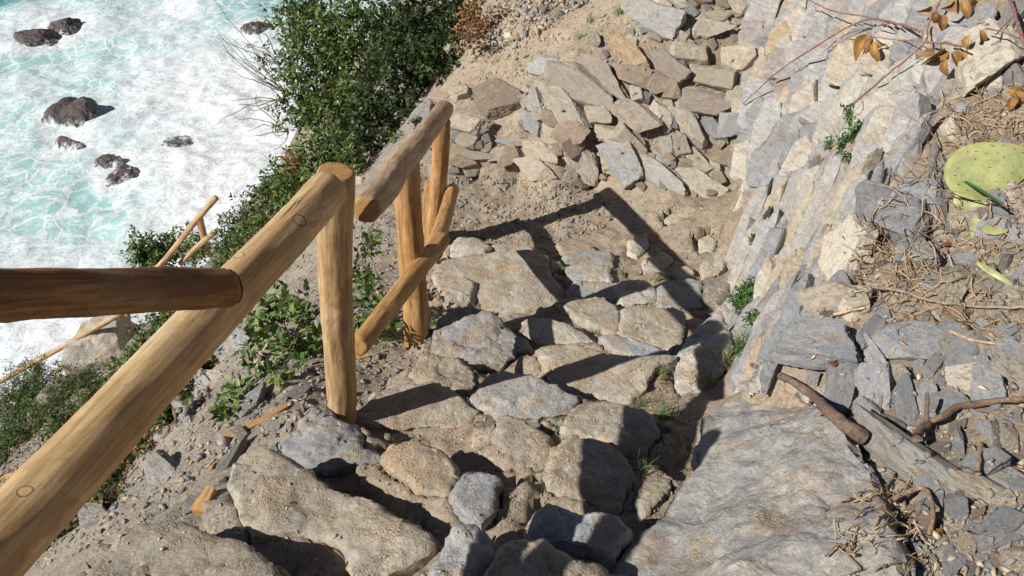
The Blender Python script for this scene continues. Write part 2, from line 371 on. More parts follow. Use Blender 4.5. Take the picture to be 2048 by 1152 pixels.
# ------------------------------------------------------------------ angular rock meshes (plane-cut)
def rock_mesh(name, seed, cuts=11, sub=4, rough=.03, plate=False, mat=None, amp2=.012, waves=1.0, soft=False):
    rnd = random.Random(seed); bm = bmesh.new()
    bmesh.ops.create_icosphere(bm, subdivisions=sub, radius=1.0 if soft else 1.75)
    planes = []
    if soft:
        for k in range(cuts):
            planes.append((Vector((rnd.gauss(0, 1), rnd.gauss(0, 1), rnd.gauss(0, .8))).normalized(), rnd.uniform(.55, .82)))
    elif plate:
        m = rnd.choice([4, 5, 5, 6, 7]); a0 = rnd.uniform(0, 6.28)
        for k in range(m):
            a = a0 + 6.283 * k / m + rnd.uniform(-.35, .35); planes.append((Vector((math.cos(a), math.sin(a), rnd.uniform(-.35, .45))).normalized(), rnd.uniform(.6, .95)))
        for k in range(2): planes.append((Vector((rnd.gauss(0, 1), rnd.gauss(0, 1), rnd.uniform(.5, 1.3))).normalized(), rnd.uniform(.62, .8)))
        planes += [(Vector((rnd.uniform(-.12, .12), rnd.uniform(-.12, .12), 1)).normalized(), .5), (Vector((rnd.uniform(-.15, .15), rnd.uniform(-.15, .15), -1)).normalized(), .5)]
    else:
        for ax_ in ((1, 0, 0), (-1, 0, 0), (0, 1, 0), (0, -1, 0), (0, 0, 1), (0, 0, -1)):
            planes.append((Vector([c + rnd.uniform(-.32, .32) for c in ax_]).normalized(), rnd.uniform(.62, .9)))
        for k in range(4): planes.append((Vector((rnd.gauss(0, 1), rnd.gauss(0, 1), rnd.uniform(-.2, 1.2))).normalized(), rnd.uniform(.75, .98)))
    off = Vector((seed * 3.1, seed * 1.7, seed * .9))
    for v in bm.verts:
        c = v.co.copy(); d0 = c.normalized()
        if soft:
            for it in range(2):
                for n, d in planes:
                    t = c.dot(n) - d
                    if t > 0: c -= n * t * .97
        else:
            k = min([1.75] + [d / max(1e-6, d0.dot(n)) for n, d in planes if d0.dot(n) > 1e-3]); c = d0 * k
        c += d0 * (fbm(c * 1.6 * waves + off, 4, .8) * rough * 2.0 + fbm(c * 7 + off, 4, .7) * rough * .7)
        t = fbm(c * 1.3 + off, 2) * 3; fr = t - math.floor(t); c += d0 * (min(1, fr * 5) - .5) * rough * .7
        if plate: c += Vector((1, .3, 0)) * (fbm(Vector((c.x * 2, c.y * 2, c.z * 14)) + off, 3, .8) * amp2 * 3)
        v.co = c
    lo = [min(v.co[i] for v in bm.verts) for i in range(3)]; hi = [max(v.co[i] for v in bm.verts) for i in range(3)]
    for v in bm.verts:
        v.co = Vector([(v.co[i] - (lo[i] + hi[i]) / 2) / (hi[i] - lo[i]) for i in range(3)])
    me = bpy.data.meshes.new(name); bm.to_mesh(me); bm.free()
    me.polygons.foreach_set('use_smooth', [True] * len(me.polygons)); me.set_sharp_from_angle(angle=R(30))
    if mat: me.materials.append(mat)
    return me

# sea rocks
def wet_mat():
    s = NT('wet_rock'); v = s.tc.outputs['Object']
    g = s.n('ShaderNodeNewGeometry'); sp = s.n('ShaderNodeSeparateXYZ'); s.l(g.outputs['Position'], sp.inputs[0])
    hgt = s.math('ADD', sp.outputs[2], -SEA_Z)
    wv = g.outputs['Position']
    a = s.mix(s.noise(wv, 2.5, 7, .65), (.05, .038, .036), (.125, .095, .085))
    a = s.mix(1, a, s.ramp(s.noise(wv, 14, 6, .7), [(.3, .6), (.7, 1.4)]), 'MULTIPLY')
    sq_ = s.mapping(wv, (5, 5, .8))
    st = s.noise(s.vadd(sq_, s.noisec(wv, 2, 3), .6), 1.0, 8, .7)
    wash = s.ramp(s.math('ADD', st, s.math('MULTIPLY', s.math('SUBTRACT', .34, hgt), .6)), [(.60, 0), (.74, 1)])
    a = s.mix(wash, a, (.72, .76, .78))
    n = s.bump(s.noise(wv, 6, 8, .7), .8, .12)
    return s.done(a, .38, n, .5)
WET = wet_mat()
SEA_ROCK = [('grey sea rock veiled by streaming white water in the far corner of the surf', 1.0), ('dark brown sea rock breaking through foam beside the veiled one', 1.15), ('largest sea rock in the surf, twin humped and purplish brown', 1.25), ('small rounded sea rock just below the twin humped one', 1.3), ('rounded reddish sea rock with foam streaks on its seaward face', 1.5), ('dark crescent shaped sea rock curling round white foam', .85), ('flat topped reddish sea rock close to the big green shrub', 1.0), ('half drowned ridge of rock under a sheet of white foam', .45), ('low rock lip awash below the flat topped sea rock', .4)]
for (px, py, w_, h_, k), (lab, hs) in zip(ROCKS, SEA_ROCK):
    p, rad = rock_c[k - 1]
    me = rock_mesh('sea_rock', 40 + k, 9, 5, .05, mat=WET, waves=1.2, soft=True)
    if k == 6:
        for v in me.vertices:
            v.co.y += .9 * (.25 - v.co.x ** 2) * 1.0 - .1 + .15 * v.co.x
    if k == 3:
        for v in me.vertices: v.co.z *= .62 + .62 * math.exp(-((v.co.x - .16) / .2) ** 2) + .38 * math.exp(-((v.co.x + .28) / .13) ** 2)
    o = bpy.data.objects.new('sea_rock', me); COL.objects.link(o); o.location = p + Vector((0, 0, -.12 if hs > .5 else -.02))
    o.scale = (rad * 2.15, rad * 1.8, rad * 1.35 * hs); o.rotation_euler = (0, .1, (-.35 if k in (1, 2, 3, 8) else .3 if k == 6 else random.uniform(-.3, .6)))
    tag(o, lab, 'sea rock')
# ------------------------------------------------------------------ step slabs, each traced on its own tread
def resample(pts, n):
    P = pts + [pts[0]]; L = [0]
    for a, b in zip(P, P[1:]): L.append(L[-1] + (b - a).length)
    out = []
    for k in range(n):
        t = L[-1] * k / n
        j = max(i for i in range(len(L) - 1) if L[i] <= t + 1e-9)
        u = (t - L[j]) / max(1e-9, L[j + 1] - L[j]); out.append(P[j].lerp(P[j + 1], u))
    return out
def slab(name, label, poly, mat, dz=0., thick=.28, ty=-.12, tx=0., amp=.010, group='stones of the footpath steps', seed=None, bev=.008, plane=None, n=110, cat='step stone', tint=1.0, dome=.0, step=None, ter=1.0, rgh=1.0, facet=.25, vor=(5.0, .036, .004)):
    seed = seed if seed is not None else len(COL.objects)
    rnd = random.Random(seed); off = Vector((seed * 1.37, seed * .73, seed * 2.1))
    cx = (min(p[0] for p in poly) + max(p[0] for p in poly)) / 2; cy = (min(p[1] for p in poly) + max(p[1] for p in poly)) / 2
    if plane is None:
        p0 = PZ(cx, cy, zpath(cy) + dz); nrm = Vector((-tx, -ty * .35, 1)).normalized()
    else:
        A, B, C_ = [PZ(*q) for q in plane]; p0 = A; nrm = (B - A).cross(C_ - A).normalized()
        if nrm.z < 0: nrm = -nrm
    W = []
    for px, py in poly:
        r = ray(px, py); W.append(r * (p0.dot(nrm) / r.dot(nrm)))
    S = []
    for i in range(len(W)):
        a, b = W[i], W[(i + 1) % len(W)]; S += [a.lerp(b, .035), a.lerp(b, .965)]
    S = resample(S, n)
    c = sum(S, Vector()) / n
    ax = (Vector((1, 0, 0)) - nrm * nrm.x).normalized(); ay = nrm.cross(ax)
    rad = sum((p - c).length for p in S) / n
    O = []
    for i, p in enumerate(S):
        t = (S[(i + 1) % n] - S[i - 1]).normalized(); o_ = t.cross(nrm)
        e = (fbm(p * 8 + off, 4, .7) * .011 + fbm(p * 30 + off, 3, .6) * .008) * min(1, rad / .15)
        q = p + o_ * e - c; O.append((q.dot(ax), q.dot(ay)))
    ON = np.array(O)
    if sum(O[i][0] * O[(i + 1) % n][1] - O[(i + 1) % n][0] * O[i][1] for i in range(n)) < 0:
        O = O[::-1]; ON = np.array(O)
    h = step or max(.0085, rad / 17)
    lo, hi = ON.min(0), ON.max(0)
    gx_, gy_ = np.meshgrid(np.arange(lo[0], hi[0], h), np.arange(lo[1], hi[1], h))
    G = np.stack([gx_.ravel(), gy_.ravel()], 1); rs = np.random.RandomState(seed); G = G + rs.uniform(-.3, .3, G.shape) * h
    x, y = G[:, 0:1], G[:, 1:2]; X0, Y0 = ON[:, 0], ON[:, 1]; X1, Y1 = np.roll(X0, -1), np.roll(Y0, -1)
    ins = (((Y0 > y) != (Y1 > y)) & (x < (X1 - X0) * (y - Y0) / (Y1 - Y0 + 1e-12) + X0)).sum(1) % 2 == 1
    dist = np.sqrt(((G[:, None] - ON[None]) ** 2).sum(-1)).min(1)
    G = G[ins & (dist > h * .55)]
    pts = [Vector(p) for p in O] + [Vector(p) for p in G]
    vo, eo, fo_, ov, _, _ = delaunay_2d_cdt(pts, [(i, (i + 1) % n) for i in range(n)], [], 1, 1e-7)
    newi = {}
    for j, l in enumerate(ov):
        for i in l: newi[i] = j
    VD = np.array([tuple(v) for v in vo]); ed = np.sqrt(((VD[:, None] - ON[None]) ** 2).sum(-1)).min(1)
    cuts = []
    for k in range(7):
        i = rnd.randrange(n); q0 = Vector(O[i]); t_ = Vector(O[(i + 3) % n]) - Vector(O[i - 3]); out_ = Vector((t_.y, -t_.x)).normalized(); a_ = rnd.uniform(-.5, .5)
        out_ = Vector((out_.x * math.cos(a_) - out_.y * math.sin(a_), out_.x * math.sin(a_) + out_.y * math.cos(a_)))
        cuts.append((out_, q0.dot(out_) - rnd.uniform(.04, .26) * rad, rnd.uniform(.12, .5)))
    verts = []
    for (v, d) in zip(vo, ed):
        p = c + ax * v.x + ay * v.y
        wv = p + Vector((fbm(p * 6 + off, 3), fbm(p * 6 + off + Vector((5, 5, 5)), 3), 0)) * .04
        lowf = fbm(wv * 2.6 + off, 3, .9)
        t = lowf * 3.2; fl = math.floor(t); fr = t - fl; te = fl + min(1, max(0, (fr - .78) / .22)) 
        z = amp * (.60 * lowf + .24 * ter * te + rgh * (.22 * fbm(p * 13 + off, 4, .7) + .12 * fbm(p * 42 + off, 3, .6)))
        vp = p * vor[0] + off + Vector((fbm(p * 9 + off, 2), fbm(p * 9 + off + Vector((3, 3, 3)), 2), 0)) * .25
        dd_, pp_ = noise.voronoi(vp)
        rv = noise.noise_vector(pp_[0] * 3.7); z += max(-.03, min(.03, (vp - pp_[0]).dot(rv) / vor[0] * vor[1] * 2.2)) - vor[2] * max(0, 1 - (dd_[1] - dd_[0]) / .05)
        bw = .015 + .010 * noise.noise(p * 9 + off)
        if d < bw: z -= bev * (1 - d / bw) ** 1.7 * (1 + .8 * noise.noise(p * 22 + off))
        for (o2, d2, sl) in cuts: z -= max(0, min(.09, (v.x * o2.x + v.y * o2.y - d2 + .012 * noise.noise(p * 12 + off)) * sl)) * facet
        z += dome * rad * min(1, d / (rad * .8)) ** .7
        verts.append(c + ax * v.x + ay * v.y + nrm * z)
    fs = []
    for f in fo_:
        a, b, d_ = [vo[i] for i in f[:3]]
        fs.append(tuple(f) if (b - a).cross(d_ - a) > 0 else tuple(reversed(f)))
    prev = [newi[i] for i in range(n)]; zt = [(verts[j] - c).dot(nrm) for j in prev]
    for dd, ex in ((-.008, .002), (-.03, .006), (-.06, .004), (-.10, .0), (-.16, -.008), (-thick * .8, -.02), (-thick, -.05)):
        if dd < -thick: continue
        cur = []
        for i in range(n):
            q = ON[i]; t_ = ON[(i + 1) % n] - ON[i - 1]; t_ = t_ / (np.linalg.norm(t_) + 1e-9); base = c + ax * q[0] + ay * q[1]
            sh = ex + (fbm(Vector((base.x * 7, base.y * 7, dd * 30)) + off, 4, .7) * .016 + noise.noise(Vector((base.x * 3, base.y * 3, dd * 70)) + off) * .010) * min(1, rad / .12)
            p = base + (ax * t_[1] - ay * t_[0]) * sh + nrm * (dd + zt[i] * max(0, 1 + dd / .12))
            verts.append(p); cur.append(len(verts) - 1)
        for i in range(n):
            j = (i + 1) % n; fs.append((prev[i], cur[i], cur[j], prev[j]))
        prev = cur
    fs.append(tuple(reversed(prev)))
    o = link_mesh(name, [v - c for v in verts], fs, MATS[mat], loc=c, sharp=42)
    t = tint if isinstance(tint, tuple) else (tint * rnd.uniform(.95, 1.05),) * 3
    o.color = (*t, 1)
    tag(o, label, cat, group)
    if group: SLAB_INFO.append((c, nrm, np.array([tuple(c + ax * q[0] + ay * q[1])[:2] for q in O])))
    return o
SLAB_INFO = []
SLABS = [
 # label, polygon, mat, dz, thick, ty, extra
 ('broad flat blue-beige slab at the foot of the steps beside the second post', [(862,545),(887,518),(939,506),(994,500),(1060,500),(1097,508),(1102,548),(1133,585),(1120,600),(1057,616),(994,628),(949,598),(904,607),(883,600)], 'grey', .05, .25, -.05, {'tint': (1.22,1.13,.98)}),
 ('small square tan slab lying on the left end of the broad flat slab', [(904,556),(930,552),(954,560),(940,602),(912,612),(884,604)], 'tan', .05, .2, -.1, {}),
 ('whitish rounded edge stone by the foot of the farthest near post', [(897,492),(915,473),(953,473),(984,490),(967,504),(925,511),(900,506)], 'pale', .05, .15, 0, {'dome': .18}),
 ('thin tan edge slab along the landing, right of the whitish stone', [(984,488),(1020,484),(1062,490),(1096,500),(1090,510),(1040,504),(992,502)], 'tan', .02, .12, 0, {}),
 ('topmost small brown tread crossed by the first rung of shadow', [(1112,485),(1147,480),(1176,485),(1194,497),(1185,506),(1123,508)], 'brown', .04, .2, 0, {'tint': 1.2}),
 ('small grey tread, second one down from the landing', [(1126,508),(1175,500),(1224,502),(1226,529),(1196,527),(1130,525)], 'grey', .04, .2, -.05, {}),
 ('pale grey fluted tread, third one down from the landing', [(1130,529),(1170,525),(1217,527),(1222,562),(1190,560),(1161,561),(1130,558)], 'grey', .05, .22, -.05, {'tint': 1.2}),
 ('blue-grey narrow tread below the fluted one, cut by shadow', [(1133,579),(1150,560),(1190,560),(1226,558),(1236,592),(1206,596),(1160,590)], 'slate', .04, .22, -.05, {'tint': 1.3}),
 ('cream wedge stone in the middle of the path above the square block', [(1225,560),(1256,556),(1288,560),(1316,579),(1312,600),(1270,606),(1241,608),(1230,586)], 'pale', .04, .22, -.05, {}),
 ('long grey stone in the rail shadow at the right side of the path', [(1314,570),(1342,556),(1380,554),(1405,560),(1409,612),(1360,614),(1314,610)], 'grey', .05, .25, -.05, {}),
 ('small dark slate block at the foot of the rock face', [(1411,562),(1432,555),(1463,568),(1456,593),(1435,610),(1409,598)], 'dark', .09, .25, -.1, {'tint': 1.4}),
 ('rounded tan tread in front of the broad flat slab', [(1112,604),(1150,590),(1210,592),(1241,617),(1243,655),(1224,668),(1182,648),(1147,628)], 'tan', .05, .25, -.08, {'dome': .04}),
 ('square tan block with crisp edges in the middle of the path', [(1244,614),(1290,612),(1369,614),(1371,640),(1369,668),(1352,704),(1316,694),(1286,683),(1243,666)], 'tan', .07, .25, -.2, {'bev': .008, 'tint': 1.12}),
 ('cream tread with a shadowed far half beside the rough boulder', [(1036,662),(1040,645),(1054,633),(1102,634),(1140,645),(1165,657),(1196,683),(1147,682),(1102,684),(1074,682)], 'pale', .06, .26, -.1, {}),
 ('blue-grey wedge stone standing on edge above the large pale tread', [(1196,668),(1218,664),(1260,670),(1300,683),(1342,702),(1300,709),(1265,707),(1225,698)], 'slate', .08, .25, -.25, {'tint': 1.4}),
 ('large pale tread crossed by a straight diagonal bar of shadow', [(1074,699),(1090,684),(1147,680),(1180,690),(1210,698),(1262,711),(1310,708),(1357,707),(1340,722),(1318,729),(1300,755),(1286,780),(1262,801),(1230,798),(1203,794),(1147,778),(1106,757),(1090,730)], 'tan', .07, .28, -.15, {'tint': 1.15, 'amp': .013}),
 ('rough gritty boulder with a grey flank right of the second post', [(859,702),(866,665),(876,645),(901,621),(922,612),(942,610),(988,634),(1022,655),(1057,690),(1030,706),(1008,735),(980,742),(953,737),(915,709)], 'grey', .09, .4, -.12, {'amp': .045, 'tint': .95}),
 ('dusty tan stone in front of the rough boulder', [(819,741),(838,712),(862,706),(887,706),(920,712),(950,738),(953,768),(928,789),(869,765)], 'tan', .06, .3, -.15, {'amp': .03}),
 ('mottled blue and beige tread half in the shadow of the nearest post', [(939,793),(953,773),(975,752),(1005,739),(1060,747),(1095,764),(1130,776),(1156,789),(1147,817),(1085,834),(1022,838),(963,817)], 'grey', .08, .3, -.1, {'tint': 1.1}),
 ('long tan tread at the foot of the nearest post, barred by its shadow', [(712,822),(749,786),(800,768),(864,758),(895,770),(923,785),(962,811),(937,832),(890,842),(850,843),(780,850),(714,848)], 'tan', .06, .28, -.2, {'tint': 1.05}),
 ('rounded rectangular tan tread near the grass at the right of the path', [(1130,860),(1140,830),(1158,803),(1186,795),(1215,798),(1249,804),(1290,815),(1310,827),(1319,857),(1291,895),(1249,902),(1193,878)], 'tan', .10, .3, -.2, {'tint': 1.05}),
 ('smooth buff stone split by a vertical edge of shadow', [(1097,962),(1097,924),(1109,898),(1141,872),(1197,877),(1249,905),(1268,935),(1256,973),(1240,1026),(1210,1010),(1179,986),(1137,975)], 'tan', .10, .32, -.22, {'tint': 1.1, 'amp': .025}),
 ('worn tan tread with two smooth lobes dripping towards the path edge', [(954,890),(985,880),(994,834),(1010,830),(1042,838),(1068,855),(1099,872),(1100,900),(1095,926),(1075,934),(1053,931),(987,923)], 'tan', .05, .28, -.2, {'amp': .03}),
 ('rounded gritty brown stone sitting in deep shadow on the lower steps', [(764,916),(770,898),(782,885),(812,878),(838,880),(866,890),(893,906),(913,926),(916,952),(899,989),(865,982),(836,973),(801,940)], 'tan', .10, .34, -.12, {'dome': .13, 'tint': (1.08,1.0,.9)}),
 ('squared slate block beside the rounded gritty stone', [(898,986),(927,942),(962,937),(1004,953),(990,1015),(962,1047),(925,1032)], 'slate', .10, .36, -.12, {'tint': 1.15}),
 ('gritty dark slate slab wrapped round the foot of the nearest post', [(556,881),(600,838),(641,801),(668,832),(707,841),(726,865),(726,892),(760,905),(762,914),(735,923),(690,930),(651,937),(595,919)], 'slate', .07, .32, -.1, {'amp': .03}),
 ('longest tan slab of the lower steps, running down the left edge', [(458,961),(466,925),(480,904),(508,890),(536,881),(566,896),(595,914),(627,943),(672,978),(710,992),(749,1008),(819,1050),(868,1085),(873,1105),(850,1120),(784,1150),(714,1165),(690,1120),(676,1085),(640,1070),(609,1060),(560,1062),(505,1066),(477,1010)], 'tan', .10, .36, -.32, {'amp': .030, 'tint': 1.0, 'n': 110}),
 ('flat tan slab in the bottom left corner of the steps', [(160,1165),(237,1052),(272,1029),(320,1024),(359,1029),(412,1054),(471,1072),(500,1090),(523,1109),(548,1135),(565,1170),(400,1260),(200,1250)], 'tan', .10, .4, -.3, {'amp': .012, 'tint': .98, 'n': 100}),
 ('pitted stone with a grey rim at the bottom of the steps', [(855,1165),(862,1140),(875,1114),(892,1080),(906,1054),(930,1048),(955,1047),(974,1064),(1014,1085),(990,1110),(970,1140),(945,1180),(890,1190)], 'grey', .11, .34, -.25, {'amp': .04, 'tint': 1.1}),
 ('slate tread with a ragged upper rim next to the big rock', [(1060,1031),(1075,1015),(1099,999),(1123,1008),(1165,1026),(1190,1022),(1211,1024),(1235,1038),(1258,1059),(1242,1087),(1221,1115),(1190,1100),(1158,1087),(1120,1084),(1088,1076),(1053,1073)], 'slate', .10, .34, -.25, {'tint': 1.2, 'amp': .03}),
 ('tan slab at the bottom centre, half shaded by the photographer', [(950,1180),(970,1134),(1005,1085),(1045,1078),(1085,1074),(1116,1102),(1172,1125),(1212,1127),(1195,1180),(1080,1240)], 'tan', .10, .34, -.3, {'amp': .02}),
 ('narrow weathered tan stone wedged against the left side of the big rock', [(1284,930),(1312,926),(1343,947),(1342,973),(1312,1003),(1287,1021),(1272,1000),(1276,960)], 'tan', .06, .3, -.2, {'amp': .03}),
 ('light grey leaning stone crossed by the round shadow of the post top', [(1350,712),(1372,676),(1408,640),(1440,626),(1456,645),(1462,700),(1440,745),(1400,775),(1360,790),(1345,770)], 'grey', .13, .35, -.35, {'tint': 1.3, 'tx': .25, 'amp': .03}),
 ('pale smooth stone at the rock face foot beside the leafy weed', [(1428,627),(1440,605),(1455,590),(1478,584),(1490,610),(1480,636),(1450,640)], 'grey', .14, .3, -.1, {'tint': 1.45}),
 ('loose buff stone beside the nearest post at the path edge', [(588,746),(604,738),(630,742),(626,754),(600,757)], 'tan', -.02, .12, 0, {'dome': .1, 'tint': 1.15}),
 ('pale flat stone set in the dirt close to the diagonal rail shadow', [(1325,432),(1350,425),(1372,434),(1360,448),(1335,452)], 'pale', .02, .1, .0, {}),
 ('cream stone set in the dirt right of the rail shadow bar', [(1395,478),(1420,466),(1436,480),(1425,505),(1400,500)], 'pale', .02, .1, .0, {}),
 ('pale three cornered stone under the start of the rail shadow bar', [(1255,480),(1290,466),(1300,490),(1275,515),(1256,505)], 'pale', .02, .1, .0, {}),
 ('buff stone in the dirt between the rail shadow and the small slate block', [(1285,520),(1330,500),(1345,515),(1320,540),(1288,545)], 'tan', .02, .12, .0, {'tint': 1.15}),
 ('long pale stone in the dirt at the outcrop foot', [(1400,530),(1440,505),(1462,512),(1440,545),(1405,552)], 'pale', .03, .12, .0, {}),
 ('small cream stone above the mossy tuft', [(1345,540),(1375,528),(1390,545),(1360,556)], 'pale', .02, .1, .0, {}),
]
for (lab, poly, mat, dz, th, ty, ex) in SLABS: slab('step_stone', lab, poly, mat, dz, th, ty, **ex)

# trodden dirt fills the uphill side of every tread, the downhill edge stays a drop
near_v = np.where((tv[:, 0] > -1.6) & (tv[:, 0] < 1.7) & (tv[:, 1] > .9) & (tv[:, 1] < 4.9))[0]
XY = tv[near_v, :2]; best = tv[near_v, 2].copy(); cap_ = np.full(len(best), 99.)
for (c, nrm, ol) in SLAB_INFO:
    m = (np.abs(XY - np.array([c.x, c.y])) < (np.abs(ol - np.array([c.x, c.y])).max(0) + .16)).all(1); I = np.where(m)[0]
    if not len(I): continue
    P = XY[I]; x, y = P[:, :1], P[:, 1:]; X0, Y0 = ol[:, 0], ol[:, 1]; X1, Y1 = np.roll(X0, -1), np.roll(Y0, -1)
    ins = (((Y0 > y) != (Y1 > y)) & (x < (X1 - X0) * (y - Y0) / (Y1 - Y0 + 1e-12) + X0)).sum(1) % 2 == 1
    D = np.sqrt(((P[:, None] - ol[None]) ** 2).sum(-1)); j = D.argmin(1); d = D.min(1); dv = P - ol[j]
    down = np.clip(dv[:, 1] / (d + 1e-6), -1, 1)
    top = c.z - (nrm.x * (P[:, 0] - c.x) + nrm.y * (P[:, 1] - c.y)) / nrm.z
    jit = np.array([fbm(Vector((a, b, 3)) * 9, 3) * .012 for a, b in P])
    # the bed of the stone itself is clear of dirt; a little is heaped against its sides
    low = np.where(ins, top - .05, np.where((d < .035) & (down < .5), top - .02 + jit + .25 * d, 99))
    cap_[I] = np.minimum(cap_[I], low)
    reach = np.where(down < .35, .10, .03)
    tgt = np.where((~ins) & (d < reach), top - .03 + jit - .35 * d, -99)
    best[I] = np.maximum(best[I], np.minimum(tgt, best[I] + .10))
best = np.minimum(best, cap_)
tv[near_v, 2] = best
ground.data.vertices.foreach_set('co', tv.astype(np.float32).ravel()); ground.data.update()
BV = BVHTree.FromPolygons([tuple(v) for v in tv], faces.tolist())
# ------------------------------------------------------------------ logs
def wood_mat(name, pale, mid, dark, bark=.0, knots=(), rings=False):
    s = NT(name); v = s.tc.outputs['Object']
    long_ = s.mapping(v, (1, 1, .09))
    st = s.noise(s.vadd(long_, s.noisec(v, 3, 3), .03), 46, 8, .7, .3)
    st2 = s.noise(s.mapping(v, (1, 1, .16)), 13, 6, .65, .4)
    col = s.mix(s.ramp(st2, [(.36, 0), (.64, 1)]), pale, mid)
    col = s.mix(s.ramp(st, [(.42, 0), (.62, .8)]), col, dark)
    thin = s.noise(s.mapping(v, (1, 1, .035)), 130, 4, .6)
    col = s.mix(1, col, s.ramp(thin, [(.32, .72), (.5, 1.02), (.7, 1.2)]), 'MULTIPLY')
    blot = s.noise(s.mapping(v, (1, 1, .45)), 5.5, 7, .65, .5)
    col = s.mix(1, col, s.mix(s.ramp(blot, [(.40, 0), (.62, 1)]), (.80, .74, .66), (1.1, 1.1, 1.1)), 'MULTIPLY')
    # remnants of inner bark in long blotches
    bl = s.noise(s.mapping(v, (1, 1, .30)), 8.0, 7, .68, .7)
    bm_ = s.ramp(bl, [(.58 - bark, 0), (.63 - bark, .8), (.76 - bark, 1)])
    col = s.mix(s.math('MULTIPLY', bm_, .8), col, s.mix(s.noise(v, 30, 5, .7), dark, (.16, .075, .03)))
    sc = s.ramp(s.noise(s.mapping(v, (1, 1, .5)), 34, 4, .6), [(.66, 0), (.74, 1)])
    col = s.mix(s.math('MULTIPLY', sc, .5), col, (.25, .13, .06))
    n = s.bump(st, .35, .004); n = s.bump(bm_, .4, .003, n)
    wh = s.ramp(s.math('ABSOLUTE', s.math('SUBTRACT', s.noise(s.mapping(v, (.6, .6, 1)), 4.5, 3, .5), .5)), [(0, 1), (.008, .5), (.022, 0)])
    col = s.mix(s.math('MULTIPLY', s.math('MULTIPLY', wh, s.ramp(s.noise(v, 9, 4, .7), [(.4, 0), (.6, 1)])), .6), col, dark)
    for (k, rad) in knots:
        d = s.n('ShaderNodeVectorMath', operation='DISTANCE'); s.l(s.vadd(v, s.noisec(v, 25, 2), .012), d.inputs[0]); d.inputs[1].default_value = [c + .006 for c in k]
        e = s.math('DIVIDE', d.outputs['Value'], rad)
        inside = s.ramp(e, [(.80, 1), (.95, .0)]); rim = s.ramp(e, [(.70, 0), (.9, 1), (1.0, 1), (1.18, 0)])
        col = s.mix(s.math('MULTIPLY', inside, .75), col, s.mix(s.ramp(s.math('SINE', s.math('MULTIPLY', e, 16)), [(.3, 0), (.8, 1)]), mid, pale))
        col = s.mix(s.math('MULTIPLY', rim, .85), col, (.13, .055, .022))
        n = s.bump(rim, -.5, .004, n)
    ckn = s.noise(s.mapping(v, (1, 1, .03)), 17, 3, .4)
    ck = s.math('MULTIPLY', s.ramp(s.math('ABSOLUTE', s.math('SUBTRACT', ckn, .5)), [(0, 1), (.004, .9), (.008, 0)]), s.ramp(s.noise(s.mapping(v, (1, 1, .35)), 6, 3, .5), [(.5, 0), (.56, 1)]))
    col = s.mix(s.math('MULTIPLY', ck, .85), col, (.07, .04, .02)); n = s.bump(ck, -.6, .004, n)
    col = s.mix(s.math('MULTIPLY', s.ramp(s.noise(s.mapping(v, (1, 1, .4)), 7, 5, .6), [(.5, 0), (.7, 1)]), .35), col, (.42, .36, .28))
    n = s.bump(s.noise(v, 180, 4, .7), .2, .002, n)
    return s.done(col, .62, n, .3)
def grain_mat():
    s = NT('cut_end_grain'); v = s.tc.outputs['Object']
    w_ = s.vadd(v, s.noisec(v, 14, 3), .012)
    ln = s.n('ShaderNodeVectorMath', operation='LENGTH'); s.l(s.mapping(w_, (1, 1, 0), loc=(.008, .006, 0)), ln.inputs[0])
    r_ = s.math('SINE', s.math('MULTIPLY', ln.outputs['Value'], 900))
    col = s.mix(s.ramp(r_, [(.2, 0), (.8, 1)]), (.40, .235, .095), (.30, .16, .06))
    col = s.mix(1, col, s.ramp(s.noise(v, 60, 6, .7), [(.3, .7), (.7, 1.2)]), 'MULTIPLY')
    n = s.bump(s.noise(s.mapping(v, (1, .2, 1)), 150, 4, .7), .6, .003)
    return s.done(col, .8, n, .2)
GRAIN = grain_mat()
